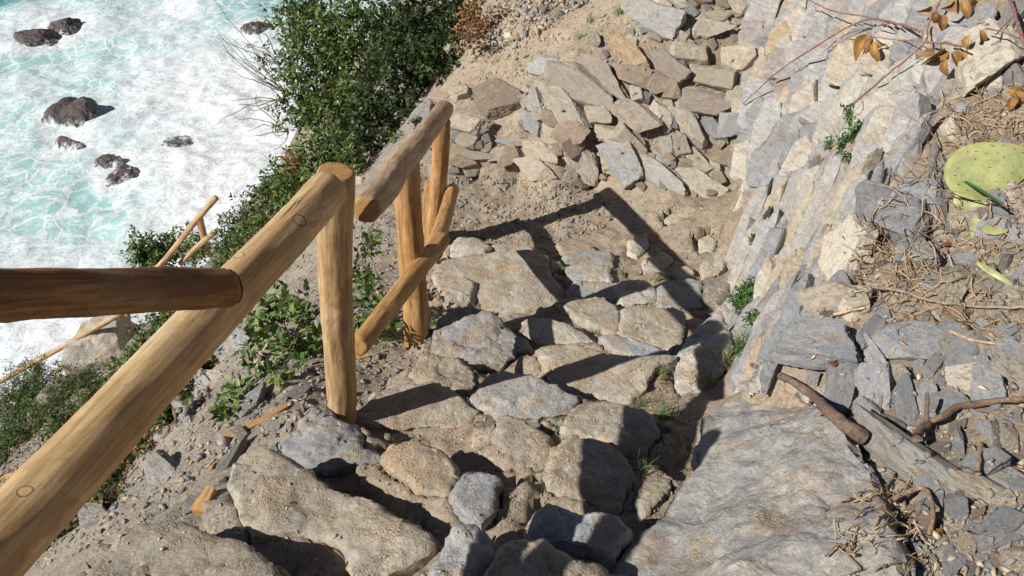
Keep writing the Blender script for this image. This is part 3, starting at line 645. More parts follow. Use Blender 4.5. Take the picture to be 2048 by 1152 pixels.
def log(name, p0, p1, r0, r1, mat, parent, seed=0, bend=.006, rough=.0025, cap=(True, True), lab=None, facet=.0, bevel=.006):
    d = p1 - p0; L = d.length; q = d.to_track_quat('Z', 'Y'); nseg = 36; nr = max(6, int(L / .022))
    off = Vector((seed * 5.3, seed * 2.9, seed * 7.7)); vs = []
    zs = [0, .0001, bevel] + [L * k / nr for k in range(1, nr)] + [L - bevel, L - .0001, L]
    for i, z in enumerate(zs):
        t = z / L; rr = r0 + (r1 - r0) * t
        if i in (0, 1) or i in (len(zs) - 1, len(zs) - 2): rr -= bevel * .75
        bx = noise.noise(Vector((z * 1.3, seed, 0))) * bend * 2; by = noise.noise(Vector((z * 1.3, seed, 9))) * bend * 2
        f = min(1, min(t, 1 - t) * 8); bx *= f; by *= f
        for k in range(nseg):
            a = 2 * math.pi * k / nseg; c_, s_ = math.cos(a), math.sin(a)
            e = rr + fbm(Vector((c_ * 1.2, s_ * 1.2, z * 3)) + off, 3) * .0045 + fbm(Vector((c_ * 5, s_ * 5, z * 9)) + off, 3) * rough + noise.noise(Vector((c_ * 14, s_ * 14, z * 40)) + off) * rough * .35
            e += facet * max(0, noise.noise(Vector((c_ * .9, s_ * .9, z * .6)) + off))
            vs.append((bx + c_ * e, by + s_ * e, z))
    fs = []
    for i in range(len(zs) - 1):
        for k in range(nseg): fs.append((i * nseg + k, i * nseg + (k + 1) % nseg, (i + 1) * nseg + (k + 1) % nseg, (i + 1) * nseg + k))
    fs.append(tuple(reversed(range(nseg)))); b = (len(zs) - 1) * nseg; fs.append(tuple(b + k for k in range(nseg)))
    base = parent.location if parent else Vector()
    o = link_mesh(name, vs, fs, mat, parent, loc=p0 - base); o.rotation_mode = 'QUATERNION'; o.rotation_quaternion = q
    for k, on in enumerate(cap):
        if on:
            z = -.0025 if k == 0 else L + .0025; rr = (r0 if k == 0 else r1) - .005
            cv = [(0, 0, z)]; n2 = 36
            for j in range(1, 7):
                for i in range(n2):
                    a = 2 * math.pi * i / n2; e = rr * j / 6 + (fbm(Vector((math.cos(a) * 1.2, math.sin(a) * 1.2, (0 if k == 0 else L) * 3)) + off, 3) * .0045 if j > 3 else 0)
                    cv.append((math.cos(a) * e, math.sin(a) * e, z + (noise.noise(Vector((math.cos(a) * e * 60, math.sin(a) * e * 60, seed))) * .0012 if j < 6 else (.003 if k == 0 else -.003))))
            cf = [(0, 1 + i, 1 + (i + 1) % n2) for i in range(n2)]
            for j in range(5):
                for i in range(n2): cf.append((1 + j * n2 + i, 1 + (j + 1) * n2 + i, 1 + (j + 1) * n2 + (i + 1) % n2, 1 + j * n2 + (i + 1) % n2))
            if k == 0: cf = [tuple(reversed(f)) for f in cf]
            link_mesh('cut_end', cv, cf, GRAIN, o)
    return o
def knot_on(p0, p1, px, py, r):
    "a point of the log's bark facing the camera, in the log's own coordinates"
    d = p1 - p0; q = d.to_track_quat('Z', 'Y'); rr = ray(px, py).normalized()
    # closest points of the two lines
    u = d.normalized(); w0 = -p0; b = u.dot(rr); t = (u.dot(-w0) * 0)
    A = Matrix(((1, -b), (b, -1))); e1 = rr.dot(p0); e2 = u.dot(p0)
    det = -1 + b * b; s_ = (-e1 + b * e2) / det; tt = b * s_ - e2
    foot = p0 + u * tt; P_ = rr * s_; lat = P_ - foot; side = min(lat.length, r * .98)
    back = (-rr) - u * (-rr).dot(u); back.normalize()
    lat_n = lat.normalized() if lat.length > 1e-6 else Vector()
    lat_n = (lat_n - back * lat_n.dot(back)).normalized() if lat.length > 1e-6 else Vector()
    pt = foot + lat_n * side + back * math.sqrt(max(0, r * r - side * side))
    return tuple(q.inverted() @ (pt - p0))
PALEW, MIDW, DARKW = (.61, .45, .26), (.51, .35, .185), (.36, .215, .10)
P1t, P1b = PD(670, 343, 2.53), PD(679, 842, 3.26)
P2t, P2b = PD(811, 322, 3.56), PD(836, 700, 4.23)
P3t, P3b = PD(884, 240, 4.82), PD(868, 500, 5.42)
root = empty('wooden_railing', P1b); tag(root, 'new peeled log handrail with round posts along the seaward edge of the rocky steps', 'railing')
ext = lambda a, b, k: b + (b - a).normalized() * k
wp = [wood_mat('peeled_pine_post', PALEW, MIDW, DARKW, .075), wood_mat('orange_pine_post', (.56, .35, .16), (.45, .25, .10), (.30, .145, .055), .05)]
log('post', ext(P1t, P1b, .25), P1t, .053, .0565, wp[0], root, 1, facet=.004, cap=(False, True))
log('post', ext(P2t, P2b, .25), P2t, .064, .058, wp[1], root, 2, facet=.004, cap=(False, False))
log('post', ext(P3t, P3b, .25), P3t, .052, .050, wp[1], root, 3, facet=.004, cap=(False, False))
log('stake', PD(850, 492, 5.5), PD(859, 366, 5.12), .032, .03, wp[1], root, 4, cap=(False, True))
D0, D1 = PD(15, 1070, 1.42), PD(657, 378, 2.47)
D0e = ext(D1, D0, .75)
kn = [(knot_on(D0e, D1, 577, 464, .06), .021), (knot_on(D0e, D1, 464, 524, .06), .014), (knot_on(D0e, D1, 26, 1006, .06), .013)]
log('handrail', D0e, D1, .064, .058, wood_mat('peeled_pine_handrail', (.63, .47, .27), (.55, .385, .20), (.42, .265, .13), .015, kn), root, 5, bend=.004, cap=(True, False))
B1, B0 = PD(462, 577, 1.82), PD(0, 592, 1.43)
B0e = ext(B1, B0, .13)
log('brace_beam', B0e, B1, .047, .043, wood_mat('barky_pine_beam', (.40, .235, .11), (.27, .145, .06), (.15, .07, .03), .14), root, 6, bend=.006, rough=.004, cap=(True, True), bevel=.012)
PL = Vector((-1.9, -.2, -.44)); PLb = drop(PL.x, PL.y)[0]
log('post', PLb - Vector((0, 0, .2)), PL + Vector((0, 0, .06)), .057, .055, wp[0], root, 7, cap=(False, True))
log('handrail', PL, B0e + Vector((.03, .03, .075)), .05, .046, wp[0], root, 11, cap=(True, True))
H0, H1 = PD(733, 420, 2.74), PD(888, 220, 4.86)
log('handrail', H0, H1, .047, .055, wood_mat('weathered_pine_handrail', (.50, .38, .25), (.40, .285, .175), (.25, .14, .07), .0), root, 8, bend=.012, cap=(True, True))
G0, G1, G2 = PD(716, 694, 3.17), PD(884, 478, 4.12), PD(906, 378, 5.2)
lr = wood_mat('peeled_pine_lower_rail', (.56, .36, .17), (.46, .265, .10), (.34, .155, .05), .02)
log('lower_rail', G0, G1, .040, .043, lr, root, 9, bend=.007, cap=(True, True))
log('lower_rail', PD(868, 505, 4.0), G2, .043, .038, lr, root, 10, bend=.007, cap=(True, True))
# ------------------------------------------------------------------ rock placing
POOL = {'block': [rock_mesh('rock', 100 + i, 10, 5, .032) for i in range(9)], 'plate': [rock_mesh('rock_plate', 200 + i, 9, 5, .034, plate=True) for i in range(10)], 'thin': [rock_mesh('rock_thin', 300 + i, 9, 4, .025, plate=True) for i in range(8)]}
for l in POOL.values():
    for me in l: me.materials.append(TAN)
def frame(px, py, L, W, ang, face=.55, bv=None):
    p, n = hit(px, py, bv); view = (-p).normalized(); nb = (n.normalized() + view * face).normalized()
    a = R(ang); d = (math.cos(a), math.sin(a)); e = (-d[1], d[0])
    def on(qx, qy):
        r = ray(qx, qy); return r * (p.dot(nb) / r.dot(nb))
    A = on(px + d[0] * L / 2, py + d[1] * L / 2) - on(px - d[0] * L / 2, py - d[1] * L / 2)
    B = on(px + e[0] * W / 2, py + e[1] * W / 2) - on(px - e[0] * W / 2, py - e[1] * W / 2)
    ux = A.normalized(); B = B - ux * B.dot(ux); uy = B.normalized(); uz = ux.cross(uy)
    if uz.dot(view) < 0: uz = -uz; uy = -uy
    return p, nb, ux, uy, uz, A.length, B.length
def place_rock(name, label, cat, group, px, py, L, W, ang, mat, shape='block', hf=.6, sink=.35, tint=1.0, seed=None, face=.55, grow=1.12, bv=None, roll=0.):
    rnd = random.Random((seed if seed is not None else len(COL.objects)) * 7 + 3)
    p, nb, ux, uy, uz, lx, ly = frame(px, py, L, W, ang, face, bv)
    if rnd.random() < .5: ux, uy = -ux, -uy
    H = max(.012, min(lx, ly) * hf)
    o = bpy.data.objects.new(name, rnd.choice(POOL[shape])); COL.objects.link(o)
    rot = Matrix((ux, uy, uz)).transposed() @ Euler((roll + rnd.uniform(-.12, .12), rnd.uniform(-.12, .12), 0)).to_matrix()
    M_ = rot @ Matrix.Diagonal((lx * grow, ly * grow, H))
    o.matrix_world = Matrix.Translation(p + nb * H * (.5 - sink)) @ M_.to_4x4()
    o.material_slots[0].link = 'OBJECT'; o.material_slots[0].material = MATS[mat]
    t = tint if isinstance(tint, tuple) else (tint * rnd.uniform(.93, 1.07),) * 3
    o.color = (*t, 1)
    tag(o, label, cat, group)
    return o
GB = 'stones of the rubble bank'
BANK = [
 ('big tan and grey slab crowning the rubble bank', 1300, 40, 108, 62, 20, 'grey', 'plate', 1.4),
 ('long flat tan stone lying under the big crowning slab', 1415, 58, 92, 30, -10, 'pale', 'plate', 1.0),
 ('thin tan stone stacked on the long flat one at the top of the bank', 1424, 36, 62, 24, -8, 'tan', 'plate', 1.2),
 ('left one of two square tan blocks at the top right corner of the bank', 1478, 12, 40, 38, 80, 'tan', 'block', 1.35),
 ('right one of two square tan blocks at the top right corner of the bank', 1512, 12, 36, 36, 85, 'pale', 'block', 1.0),
 ('long pinkish brown slab slanting down the upper bank', 1202, 150, 120, 40, 38, 'mauve', 'plate', 1.1),
 ('large pale slab with a brown stain, second from the left edge of the bank', 1160, 168, 134, 56, 38, 'pale', 'plate', .95),
 ('large cream and grey slab at the left edge of the bank', 1122, 208, 126, 50, 45, 'pale', 'plate', 1.0),
 ('blue grey stone at the upper left corner of the bank', 1094, 134, 52, 38, 10, 'slate', 'plate', 1.4),
 ('orange tinged tan slab below the big crowning slab', 1257, 112, 98, 42, 35, 'tan', 'plate', (1.3,1.12,.92)),
 ('mauve brown slab with a fibrous edge in the middle of the upper bank', 1333, 133, 80, 42, 40, 'mauve', 'plate', 1.0),
 ('brown three cornered stone between the pinkish slab and the pale block', 1262, 148, 72, 36, 25, 'brown', 'block', 1.1),
 ('smooth tan stone right of the mauve brown slab', 1378, 106, 70, 46, 10, 'tan', 'block', 1.2),
 ('squarish tan stone with a shaded right side near the rock face', 1478, 128, 58, 58, 80, 'tan', 'block', 1.25),
 ('rough tan lump overhanging a dark hollow in the upper bank', 1424, 156, 88, 48, 8, 'tan', 'block', 1.1),
 ('small brownish block below the mauve brown slab', 1312, 163, 46, 38, 70, 'brown', 'block', 1.3),
 ('pale upright chip left of the small brownish block', 1272, 182, 42, 28, 82, 'pale', 'block', 1.0),
 ('rounded brown stone in the middle of the bank', 1341, 182, 38, 36, 0, 'brown', 'block', 1.25),
 ('long mauve stone above the dark slate pieces', 1416, 206, 112, 46, 10, 'mauve', 'plate', 1.0),
 ('small tan stone against the rock face, right of the long mauve one', 1475, 195, 42, 36, 20, 'tan', 'block', 1.2),
 ('pinkish pale slab in the very middle of the bank', 1262, 229, 108, 54, 22, 'pale', 'plate', (.92,.88,.88)),
 ('tan three cornered block left of the pinkish pale slab', 1194, 226, 52, 44, 10, 'tan', 'block', 1.15),
 ('upper of two parallel cream stones slanting down the bank', 1330, 230, 62, 36, 50, 'pale', 'plate', 1.12),
 ('lower of two parallel cream stones slanting down the bank', 1380, 254, 84, 42, 50, 'pale', 'plate', 1.08),
 ('dark slate piece at the lower right of the bank', 1430, 260, 68, 32, 45, 'slate', 'plate', 1.05),
 ('grey block between the dark slate piece and the rock face', 1467, 252, 52, 46, 10, 'slate', 'block', 1.3),
 ('upright tan stone where the bank meets the rock face', 1484, 226, 52, 32, 80, 'tan', 'block', 1.3),
 ('small upright grey stone on the left rim of the bank', 1072, 205, 44, 28, 70, 'grey', 'block', 1.2),
 ('grey blue chip under the left rim of the bank', 1066, 245, 48, 30, 40, 'slate', 'block', 1.4),
 ('dark tan stone over a hollow at the left of the bank', 1104, 237, 42, 26, 25, 'brown', 'block', 1.1),
 ('tan stone below the pinkish pale slab', 1262, 287, 72, 38, 40, 'tan', 'block', 1.15),
 ('squat tan stone left of centre in the lower bank', 1214, 269, 48, 38, 20, 'tan', 'block', 1.1),
 ('brownish tan stone at the left in the lower bank', 1138, 264, 58, 42, 30, 'brown', 'block', 1.3),
 ('leaning brown grey stone above the wall end', 1140, 297, 48, 40, 60, 'brown', 'block', 1.2),
 ('big smooth blue grey flat slab low on the bank', 1243, 322, 92, 64, 50, 'slate', 'plate', 1.55),
 ('long tan and grey slab at the foot of the bank', 1302, 344, 134, 40, 38, 'grey', 'plate', 1.35),
 ('big cream slab at the foot of the bank beside the wall', 1157, 332, 94, 58, 50, 'pale', 'plate', 1.05),
 ('long cream slab at the right foot of the bank', 1392, 368, 104, 44, 35, 'pale', 'plate', 1.05),
 ('tan stone above the long cream slab at the right foot', 1400, 328, 66, 34, 40, 'tan', 'plate', 1.2),
 ('narrow grey stone above the long tan and grey slab', 1325, 321, 48, 26, 30, 'grey', 'plate', 1.2),
 ('upright grey chip in the lower middle of the bank', 1335, 296, 42, 26, 85, 'grey', 'block', 1.2),
 ('upright tan chip beside the upright grey chip', 1358, 290, 42, 28, 75, 'tan', 'block', 1.1),
 ('tan stone forming the right end of the low wall', 1083, 306, 72, 36, 15, 'tan', 'block', 1.15),
 ('flat tan base stone at the right end of the low wall', 1072, 340, 74, 40, 10, 'tan', 'plate', 1.1),
]
for k, (lab, px, py, L, W, a, m, sh, t) in enumerate(BANK):
    place_rock('rubble_stone', lab, 'stone', GB, px, py, L, W, a, m, sh, .62 if sh == 'block' else .48, .14, (t if isinstance(t, tuple) else t * 1.06), seed=k, face=.8, grow=1.24)
GW = 'stones of the low dry wall'
WALL = [
 ('square brown block in the low dry wall', 1022, 311, 50, 37, 0, 'brown', 'block', 1.35),
 ('long thin flat stone in the low dry wall behind the farthest near post', 950, 308, 92, 17, 8, 'tan', 'plate', 1.1),
 ('small upright tan block between the long thin stone and the square block', 990, 306, 26, 30, 80, 'tan', 'block', 1.15),
 ('little grey brown cube above the long thin wall stone', 956, 290, 17, 18, 0, 'brown', 'block', 1.2),
 ('second little cube beside the grey brown one in the wall', 973, 294, 19, 18, 0, 'tan', 'block', 1.0),
 ('tan wedge in the upper course of the low wall', 935, 280, 36, 24, 20, 'tan', 'block', 1.2),
 ('dark grey knob at the left end of the upper wall course', 913, 271, 20, 26, 80, 'slate', 'block', 1.3),
 ('upright dark stone in the upper wall course', 970, 277, 18, 24, 70, 'grey', 'block', 1.0),
 ('grey coping slab on the right part of the low wall', 1022, 286, 56, 15, 8, 'grey', 'plate', 1.3),
 ('broad tan coping slab with a pale rim on the left part of the low wall', 932, 248, 90, 40, 5, 'tan', 'plate', 1.25),
 ('dark brown three cornered boulder sitting on the low wall', 1000, 212, 88, 56, -8, 'brown', 'block', .9),
 ('flat tan flagstone above the low wall, beside the boulder', 925, 190, 40, 32, 15, 'tan', 'plate', 1.2),
 ('flat grey brown flagstone at the tip of the upper handrail', 886, 200, 42, 28, 10, 'brown', 'plate', 1.3),
 ('small grey chip between flagstone and boulder', 958, 192, 36, 20, -15, 'grey', 'plate', 1.0),
 ('grey upright splinter left of the boulder top', 980, 180, 26, 12, 110, 'grey', 'plate', 1.2),
 ('small tan stone right of the boulder', 1052, 205, 28, 24, 70, 'tan', 'block', 1.1),
 ('small block at the base of the wall behind the lower rail end', 940, 340, 36, 22, 0, 'tan', 'block', 1.1),
 ('pinkish tan flat base stone of the wall next to the farthest near post', 925, 322, 60, 26, 5, 'tan', 'plate', (1.2,1.05,.95)),
 ('bluish block at the left base of the wall', 906, 342, 22, 12, 0, 'slate', 'block', 1.4),
 ('grey flat stone left of the upper handrail', 850, 240, 60, 36, -40, 'grey', 'plate', 1.0),
 ('pale grey flat stone under the upper handrail', 858, 308, 44, 24, 10, 'grey', 'plate', 1.2),
 ('whitish stone in the dirt right of the nearest post top', 718, 366, 26, 24, 20, 'pale', 'block', 1.1),
]
for k, (lab, px, py, L, W, a, m, sh, t) in enumerate(WALL):
    big = 'boulder' in lab
    place_rock('wall_stone', lab, 'stone', GW, px, py, L, W, a, m, sh, .75 if big else .6, .15 if big else .25, t, seed=300 + k, face=.7, grow=1.22)
# small unsorted stones wedged between the large ones: nothing tells them apart
def inside(poly, x, y):
    r = False
    for i in range(len(poly)):
        (x0, y0), (x1, y1) = poly[i - 1], poly[i]
        if (y0 > y) != (y1 > y) and x < (x1 - x0) * (y - y0) / (y1 - y0) + x0: r = not r
    return r
def scatter(poly, n, rnd, mind=0):
    xs_ = [p[0] for p in poly]; ys_ = [p[1] for p in poly]; out = []; tries = 0
    while len(out) < n and tries < n * 60:
        tries += 1; x, y = rnd.uniform(min(xs_), max(xs_)), rnd.uniform(min(ys_), max(ys_))
        if inside(poly, x, y) and all((x - a) ** 2 + (y - b) ** 2 > mind * mind for a, b in out): out.append((x, y))
    return out
rnd = random.Random(11)
BANKP = [(1050, 180), (1110, 110), (1270, 20), (1380, -10), (1500, -10), (1505, 200), (1490, 400), (1300, 385), (1120, 360), (1040, 300)]
for (x, y) in scatter(BANKP, 165, rnd, 14):
    L = rnd.uniform(18, 40)
    place_rock('rubble_stone', 'small angular stone wedged between the larger stones of the rubble bank', 'stone', 'small stones wedged in the rubble bank', x, y, L, L * rnd.uniform(.5, .85), rnd.uniform(0, 80), rnd.choice(['tan', 'tan', 'pale', 'brown', 'grey', 'mauve', 'slate']), rnd.choice(['block', 'plate']), .7, .3, rnd.uniform(.9, 1.25), face=.6)

# ------------------------------------------------------------------ outcrop on the right: one body of standing strata
STRATA = stone_mat('layered_outcrop', (.42, .40, .37), (.375, .37, .365), (.39, .36, .315), .12, .75, vcol=True, strata_rot=(R(18), R(62), R(-38)))
MATS['strata'] = STRATA
OUT = [(1493, -20), (1940, -20), (1925, 90), (1880, 200), (1800, 340), (1725, 450), (1640, 570), (1585, 690), (1545, 770), (1500, 800), (1483, 760), (1500, 690), (1505, 620), (1482, 560), (1478, 470), (1492, 380), (1500, 280), (1512, 180), (1505, 80)]
rnd = random.Random(23)
VERT, FACE, TINT = [], [], []
PALETTE = [(1.1, 1.06, 1.0), (1.0, .98, .96), (.86, .86, .89), (.70, .71, .75), (1.1, .98, .80), (.90, .83, .79), (1.18, 1.12, 1.02), (.85, .85, .87), (1.0, .98, .97), (.72, .74, .79)]
def add_plate(px, py, L, W, ang, tint, hf, sink, shape='plate', face=.7):
    p, nb, ux, uy, uz, lx, ly = frame(px, py, L, W, ang, face)
    me = rnd.choice(POOL['thin']); H = max(.02, min(min(lx, ly) * hf, .11))
    rot = Matrix((ux, uy, uz)).transposed() @ Euler((rnd.uniform(-.36, .36), rnd.uniform(-.14, .14), 0)).to_matrix()
    M_ = Matrix.Translation(p + nb * H * (.5 - sink)) @ (rot @ Matrix.Diagonal((lx * 1.15, ly * 1.2, H))).to_4x4()
    b = len(VERT); VERT.extend(M_ @ v.co for v in me.vertices); FACE.extend(tuple(b + i for i in f.vertices) for f in me.polygons)
    TINT.extend([tuple(1.0 * c * rnd.uniform(.97, 1.0) for c in tint)] * len(me.vertices))
# backing sheet of the outcrop
step_px = 4.5; gxn = [1470 + step_px * i for i in range(int(490 / step_px))]; gyn = [-24 + step_px * i for i in range(int(840 / step_px))]
idm = {}
for x in gxn:
    for y in gyn:
        if inside(OUT, x, y):
            p, n = hit(x, y); st = Vector((x * .035 + y * .018, (y * .9 - x * .45) * .004, 0))
            rg = fbm(st * 1.0 + Vector((fbm(p * 3, 3), 0, 3)) * .4, 5, .7)
            e = min(1, .25 + abs(rg)); idm[(x, y)] = len(VERT)
            VERT.append(p + (n + (-p).normalized() * .4).normalized() * (.012 + .05 * max(-.2, rg))); c_ = PALETTE[int(abs(noise.noise(st * .8 + Vector((7, 7, 7)))) * 14) % len(PALETTE)]; TINT.append(c_)
for (x, y) in list(idm):
    q = [(x, y), (x + step_px, y), (x + step_px, y + step_px), (x, y + step_px)]
    if all(k in idm for k in q): FACE.append(tuple(idm[k] for k in reversed(q)))
for (x, y) in scatter(OUT, 165, rnd, 18):
    low = y > 330
    L = rnd.uniform(90, 260) if low else rnd.uniform(60, 150); W = rnd.uniform(16, 36) if low else rnd.uniform(30, 72)
    add_plate(x, y, L, W, (117 if low else 108) + rnd.uniform(-9, 9), rnd.choice(PALETTE), .9 if low else .7, .24)
for args in ((1528, 205, 125, 70, 100, (1.0, 1.0, 1.02), .35, .2), (1570, 95, 110, 60, 110, (1.25, 1.02, .72), .5, .25), (1612, 215, 120, 42, 98, (1.22, 1.1, .95), .5, .2), (1530, 120, 110, 34, 100, (1.0, .97, .95), .5, .3), (1660, 130, 130, 60, 112, (.9, .92, .96), .4, .3),
             (1790, 210, 230, 46, 116, (1.06, 1.02, .98), .5, .25), (1735, 250, 180, 40, 115, (.9, .9, .93), .5, .3), (1690, 330, 200, 50, 112, (1.05, .95, .85), .5, .3), (1620, 500, 330, 30, 117, (1.0, .92, .87), .8, .25), (1560, 620, 260, 34, 116, (1.15, 1.0, .8), .8, .3), (1655, 470, 200, 26, 117, (.6, .63, .7), .8, .2), (1590, 640, 170, 30, 115, (.62, .65, .72), .7, .2), (1555, 720, 130, 26, 116, (.6, .62, .68), .7, .15), (1520, 740, 130, 40, 112, (1.2, 1.0, .78), .7, .3), (1535, 520, 150, 50, 128, (1.15, 1.02, .85), .5, .3), (1500, 580, 110, 30, 130, (.9, .92, .95), .5, .3), (1640, 60, 110, 60, 105, (1.1, 1.04, .96), .4, .3), (1780, 60, 150, 50, 115, (.88, .9, .94), .4, .3)):
    add_plate(*args)
oc = link_mesh('rock_outcrop', VERT, FACE, STRATA, sharp=34)
ca = oc.data.color_attributes.new('tint', 'FLOAT_COLOR', 'POINT'); ca.data.foreach_set('color', np.array([(*t, 1) for t in TINT], np.float32).ravel())
tag(oc, 'pale grey and tan outcrop of steep thin rock layers right of the steps', 'rock outcrop')

big = slab('boulder', 'huge smooth grey boulder with tan patches bulging beside the lower right of the steps', [(1190, 1180), (1240, 1102), (1300, 1052), (1345, 985), (1386, 932), (1383, 885), (1402, 832), (1438, 797), (1490, 776), (1545, 772), (1620, 800), (1690, 862), (1750, 950), (1790, 1050), (1790, 1190), (1500, 1260)], 'bould', amp=.036, thick=.5, rgh=.6, ter=1.0, vor=(3.4, .022, .007), facet=.4, plane=[(1250, 1120, -2.07), (1400, 850, -2.24), (1700, 1000, -1.77)], group=None, cat='boulder', tint=(1.03, 1.0, .96), bev=.03, n=200, step=.011, seed=77)

# ------------------------------------------------------------------ loose stones on the right bank
GR = 'loose stones on the right bank'
BANKR = [
 ('upright dark slate with a pale left edge beside the thick fallen stick', 1684, 799, 108, 58, 96, 'clean', 'block', 1.0),
 ('smooth blue grey slate lying upright in the middle of three slates', 1758, 795, 104, 64, 76, 'clean', 'block', 1.35),
 ('narrow dark slate, right one of three upright slates', 1813, 818, 106, 44, 80, 'clean', 'block', 1.05),
 ('longest grey slab running diagonally across the right bank', 1862, 952, 345, 84, 41, 'grey', 'plate', 1.15),
 ('pale tan slab parallel to and above the longest grey slab', 1976, 985, 145, 46, 30, 'tan', 'plate', 1.1),
 ('pale grey slab cut by the right picture edge', 2021, 968, 90, 44, 25, 'grey', 'plate', 1.35),
 ('thin dark slate blade near the lower right corner', 1958, 1090, 150, 30, -12, 'clean', 'plate', 1.0),
 ('dark blocky slate at the lower right near the blade', 2012, 1055, 54, 54, 30, 'clean', 'block', .85),
 ('slate with a splash of white lichen', 1972, 785, 92, 66, 40, 'clean', 'plate', 1.15),
 ('grey block left of the lichen splashed slate', 1903, 815, 80, 46, 10, 'clean', 'block', 1.1),
 ('narrow upright slate splinter beside the end of the longest slab', 1916, 903, 88, 26, 86, 'clean', 'plate', 1.1),
 ('blue grey three sided stone below the crooked stick', 1972, 938, 58, 46, 20, 'clean', 'block', 1.1),
 ('tan flat stone just under the crooked stick', 1950, 848, 58, 28, 5, 'tan', 'plate', 1.0),
 ('upright dark splinter to the right of the crooked stick', 1990, 868, 62, 20, 86, 'dark', 'plate', 1.3),
 ('tan upright stone beside the upright dark splinter', 2018, 882, 60, 32, 85, 'tan', 'block', 1.0),
 ('grey block at the lower end of the fallen stick', 1756, 976, 52, 48, 15, 'grey', 'block', 1.1),
 ('grey flat chip under the dark slate blade', 1955, 1120, 52, 22, 0, 'grey', 'plate', 1.2),
 ('brown upright chip in the lower right corner', 1990, 1122, 44, 24, 80, 'brown', 'plate', 1.1),
 ('large tan flat stone in the lower right corner', 2025, 1128, 64, 62, 0, 'tan', 'plate', 1.1),
 ('dark striped schist rock left of the cactus', 1790, 442, 136, 84, 22, 'clean', 'block', .95),
 ('shiny blue grey rock between the cactus pad and the schist', 1842, 405, 86, 52, 15, 'clean', 'block', 1.25),
 ('large cream rock at the brow of the outcrop', 1692, 512, 150, 84, 118, 'pale', 'plate', 1.2),
 ('rounded tan rock below the large cream rock', 1668, 607, 122, 58, -8, 'tan', 'block', 1.15),
 ('broad blue grey slate sheet at the brow under the tan rock', 1632, 697, 160, 74, 8, 'clean', 'block', 1.2),
 ('white flecked slate sheet right of the broad sheet', 1800, 695, 145, 64, 8, 'clean', 'block', 1.3),
 ('blue slate standing on edge between the two sheets', 1738, 718, 108, 44, 62, 'clean', 'block', 1.4),
 ('flat grey plank of stone among the dry stems', 1872, 583, 102, 27, 25, 'grey', 'plate', 1.25),
 ('brown slab tilted up under the broken cactus bits', 1965, 492, 96, 32, -25, 'brown', 'plate', 1.2),
 ('small black chip beside the lowest cactus shoot', 2007, 532, 44, 22, -55, 'dark', 'plate', 1.2),
 ('brownish stone right of the dry stems', 1955, 702, 66, 46, 75, 'mauve', 'block', .95),
 ('blue grey flat stone at the right edge beyond the brownish stone', 2020, 715, 74, 50, 15, 'clean', 'plate', 1.2),
 ('tan stone tucked under the blue grey flat stone', 2018, 748, 84, 44, 40, 'pale', 'block', .95),
 ('blue grey stone just left of the tucked tan stone', 1962, 742, 62, 42, 30, 'clean', 'plate', 1.25),
 ('tan grey upright stone above the narrow dark slate', 1912, 720, 74, 42, 70, 'tan', 'block', .9),
 ('small pale stone just above the middle slate', 1800, 751, 42, 28, 10, 'pale', 'block', .95),
 ('big rough whitish stone at the top right among dry leaves', 1985, 128, 140, 112, -25, 'pale', 'block', 1.25),
 ('grey flat stone behind the dried leaf bunch', 1740, 170, 90, 30, -8, 'clean', 'plate', 1.3),
 ('olive slab at the lower end of the fallen stick on the boulder', 1610, 985, 50, 30, 20, 'grey', 'plate', 1.0),
 ('tan slab sliding off the boulder next to the fallen stick', 1775, 905, 80, 60, 50, 'tan', 'plate', .95),
 ('flat dark slate under the longest grey slab', 1915, 1020, 70, 40, 45, 'clean', 'plate', .9),
]
for k, (lab, px, py, L, W, a, m, sh, t) in enumerate(BANKR):
    place_rock('loose_stone', lab, 'stone', GR, px, py, L, W, a, m, sh, .55 if sh == 'block' else .42, .06, t, seed=500 + k, face=.45, grow=1.22)
rnd = random.Random(31)
RIGHTP = [(1720, 400), (1880, 330), (1900, 30), (2060, 0), (2060, 1160), (1760, 1160), (1790, 1000), (1700, 880), (1560, 760), (1620, 650)]
for (x, y) in scatter(RIGHTP, 235, rnd, 17):
    L = rnd.uniform(18, 46) if rnd.random() < .7 else rnd.uniform(46, 84)
    place_rock('loose_stone', 'small loose flake of stone lying in the litter of the right bank', 'stone', 'small stone flakes on the right bank', x, y, L, L * rnd.uniform(.4, .8), rnd.uniform(0, 180), rnd.choice(['clean', 'clean', 'slate', 'tan', 'grey', 'brown', 'dark', 'pale']), rnd.choice(['plate', 'plate', 'block']), .42, .08, rnd.uniform(.85, 1.35), face=.3)
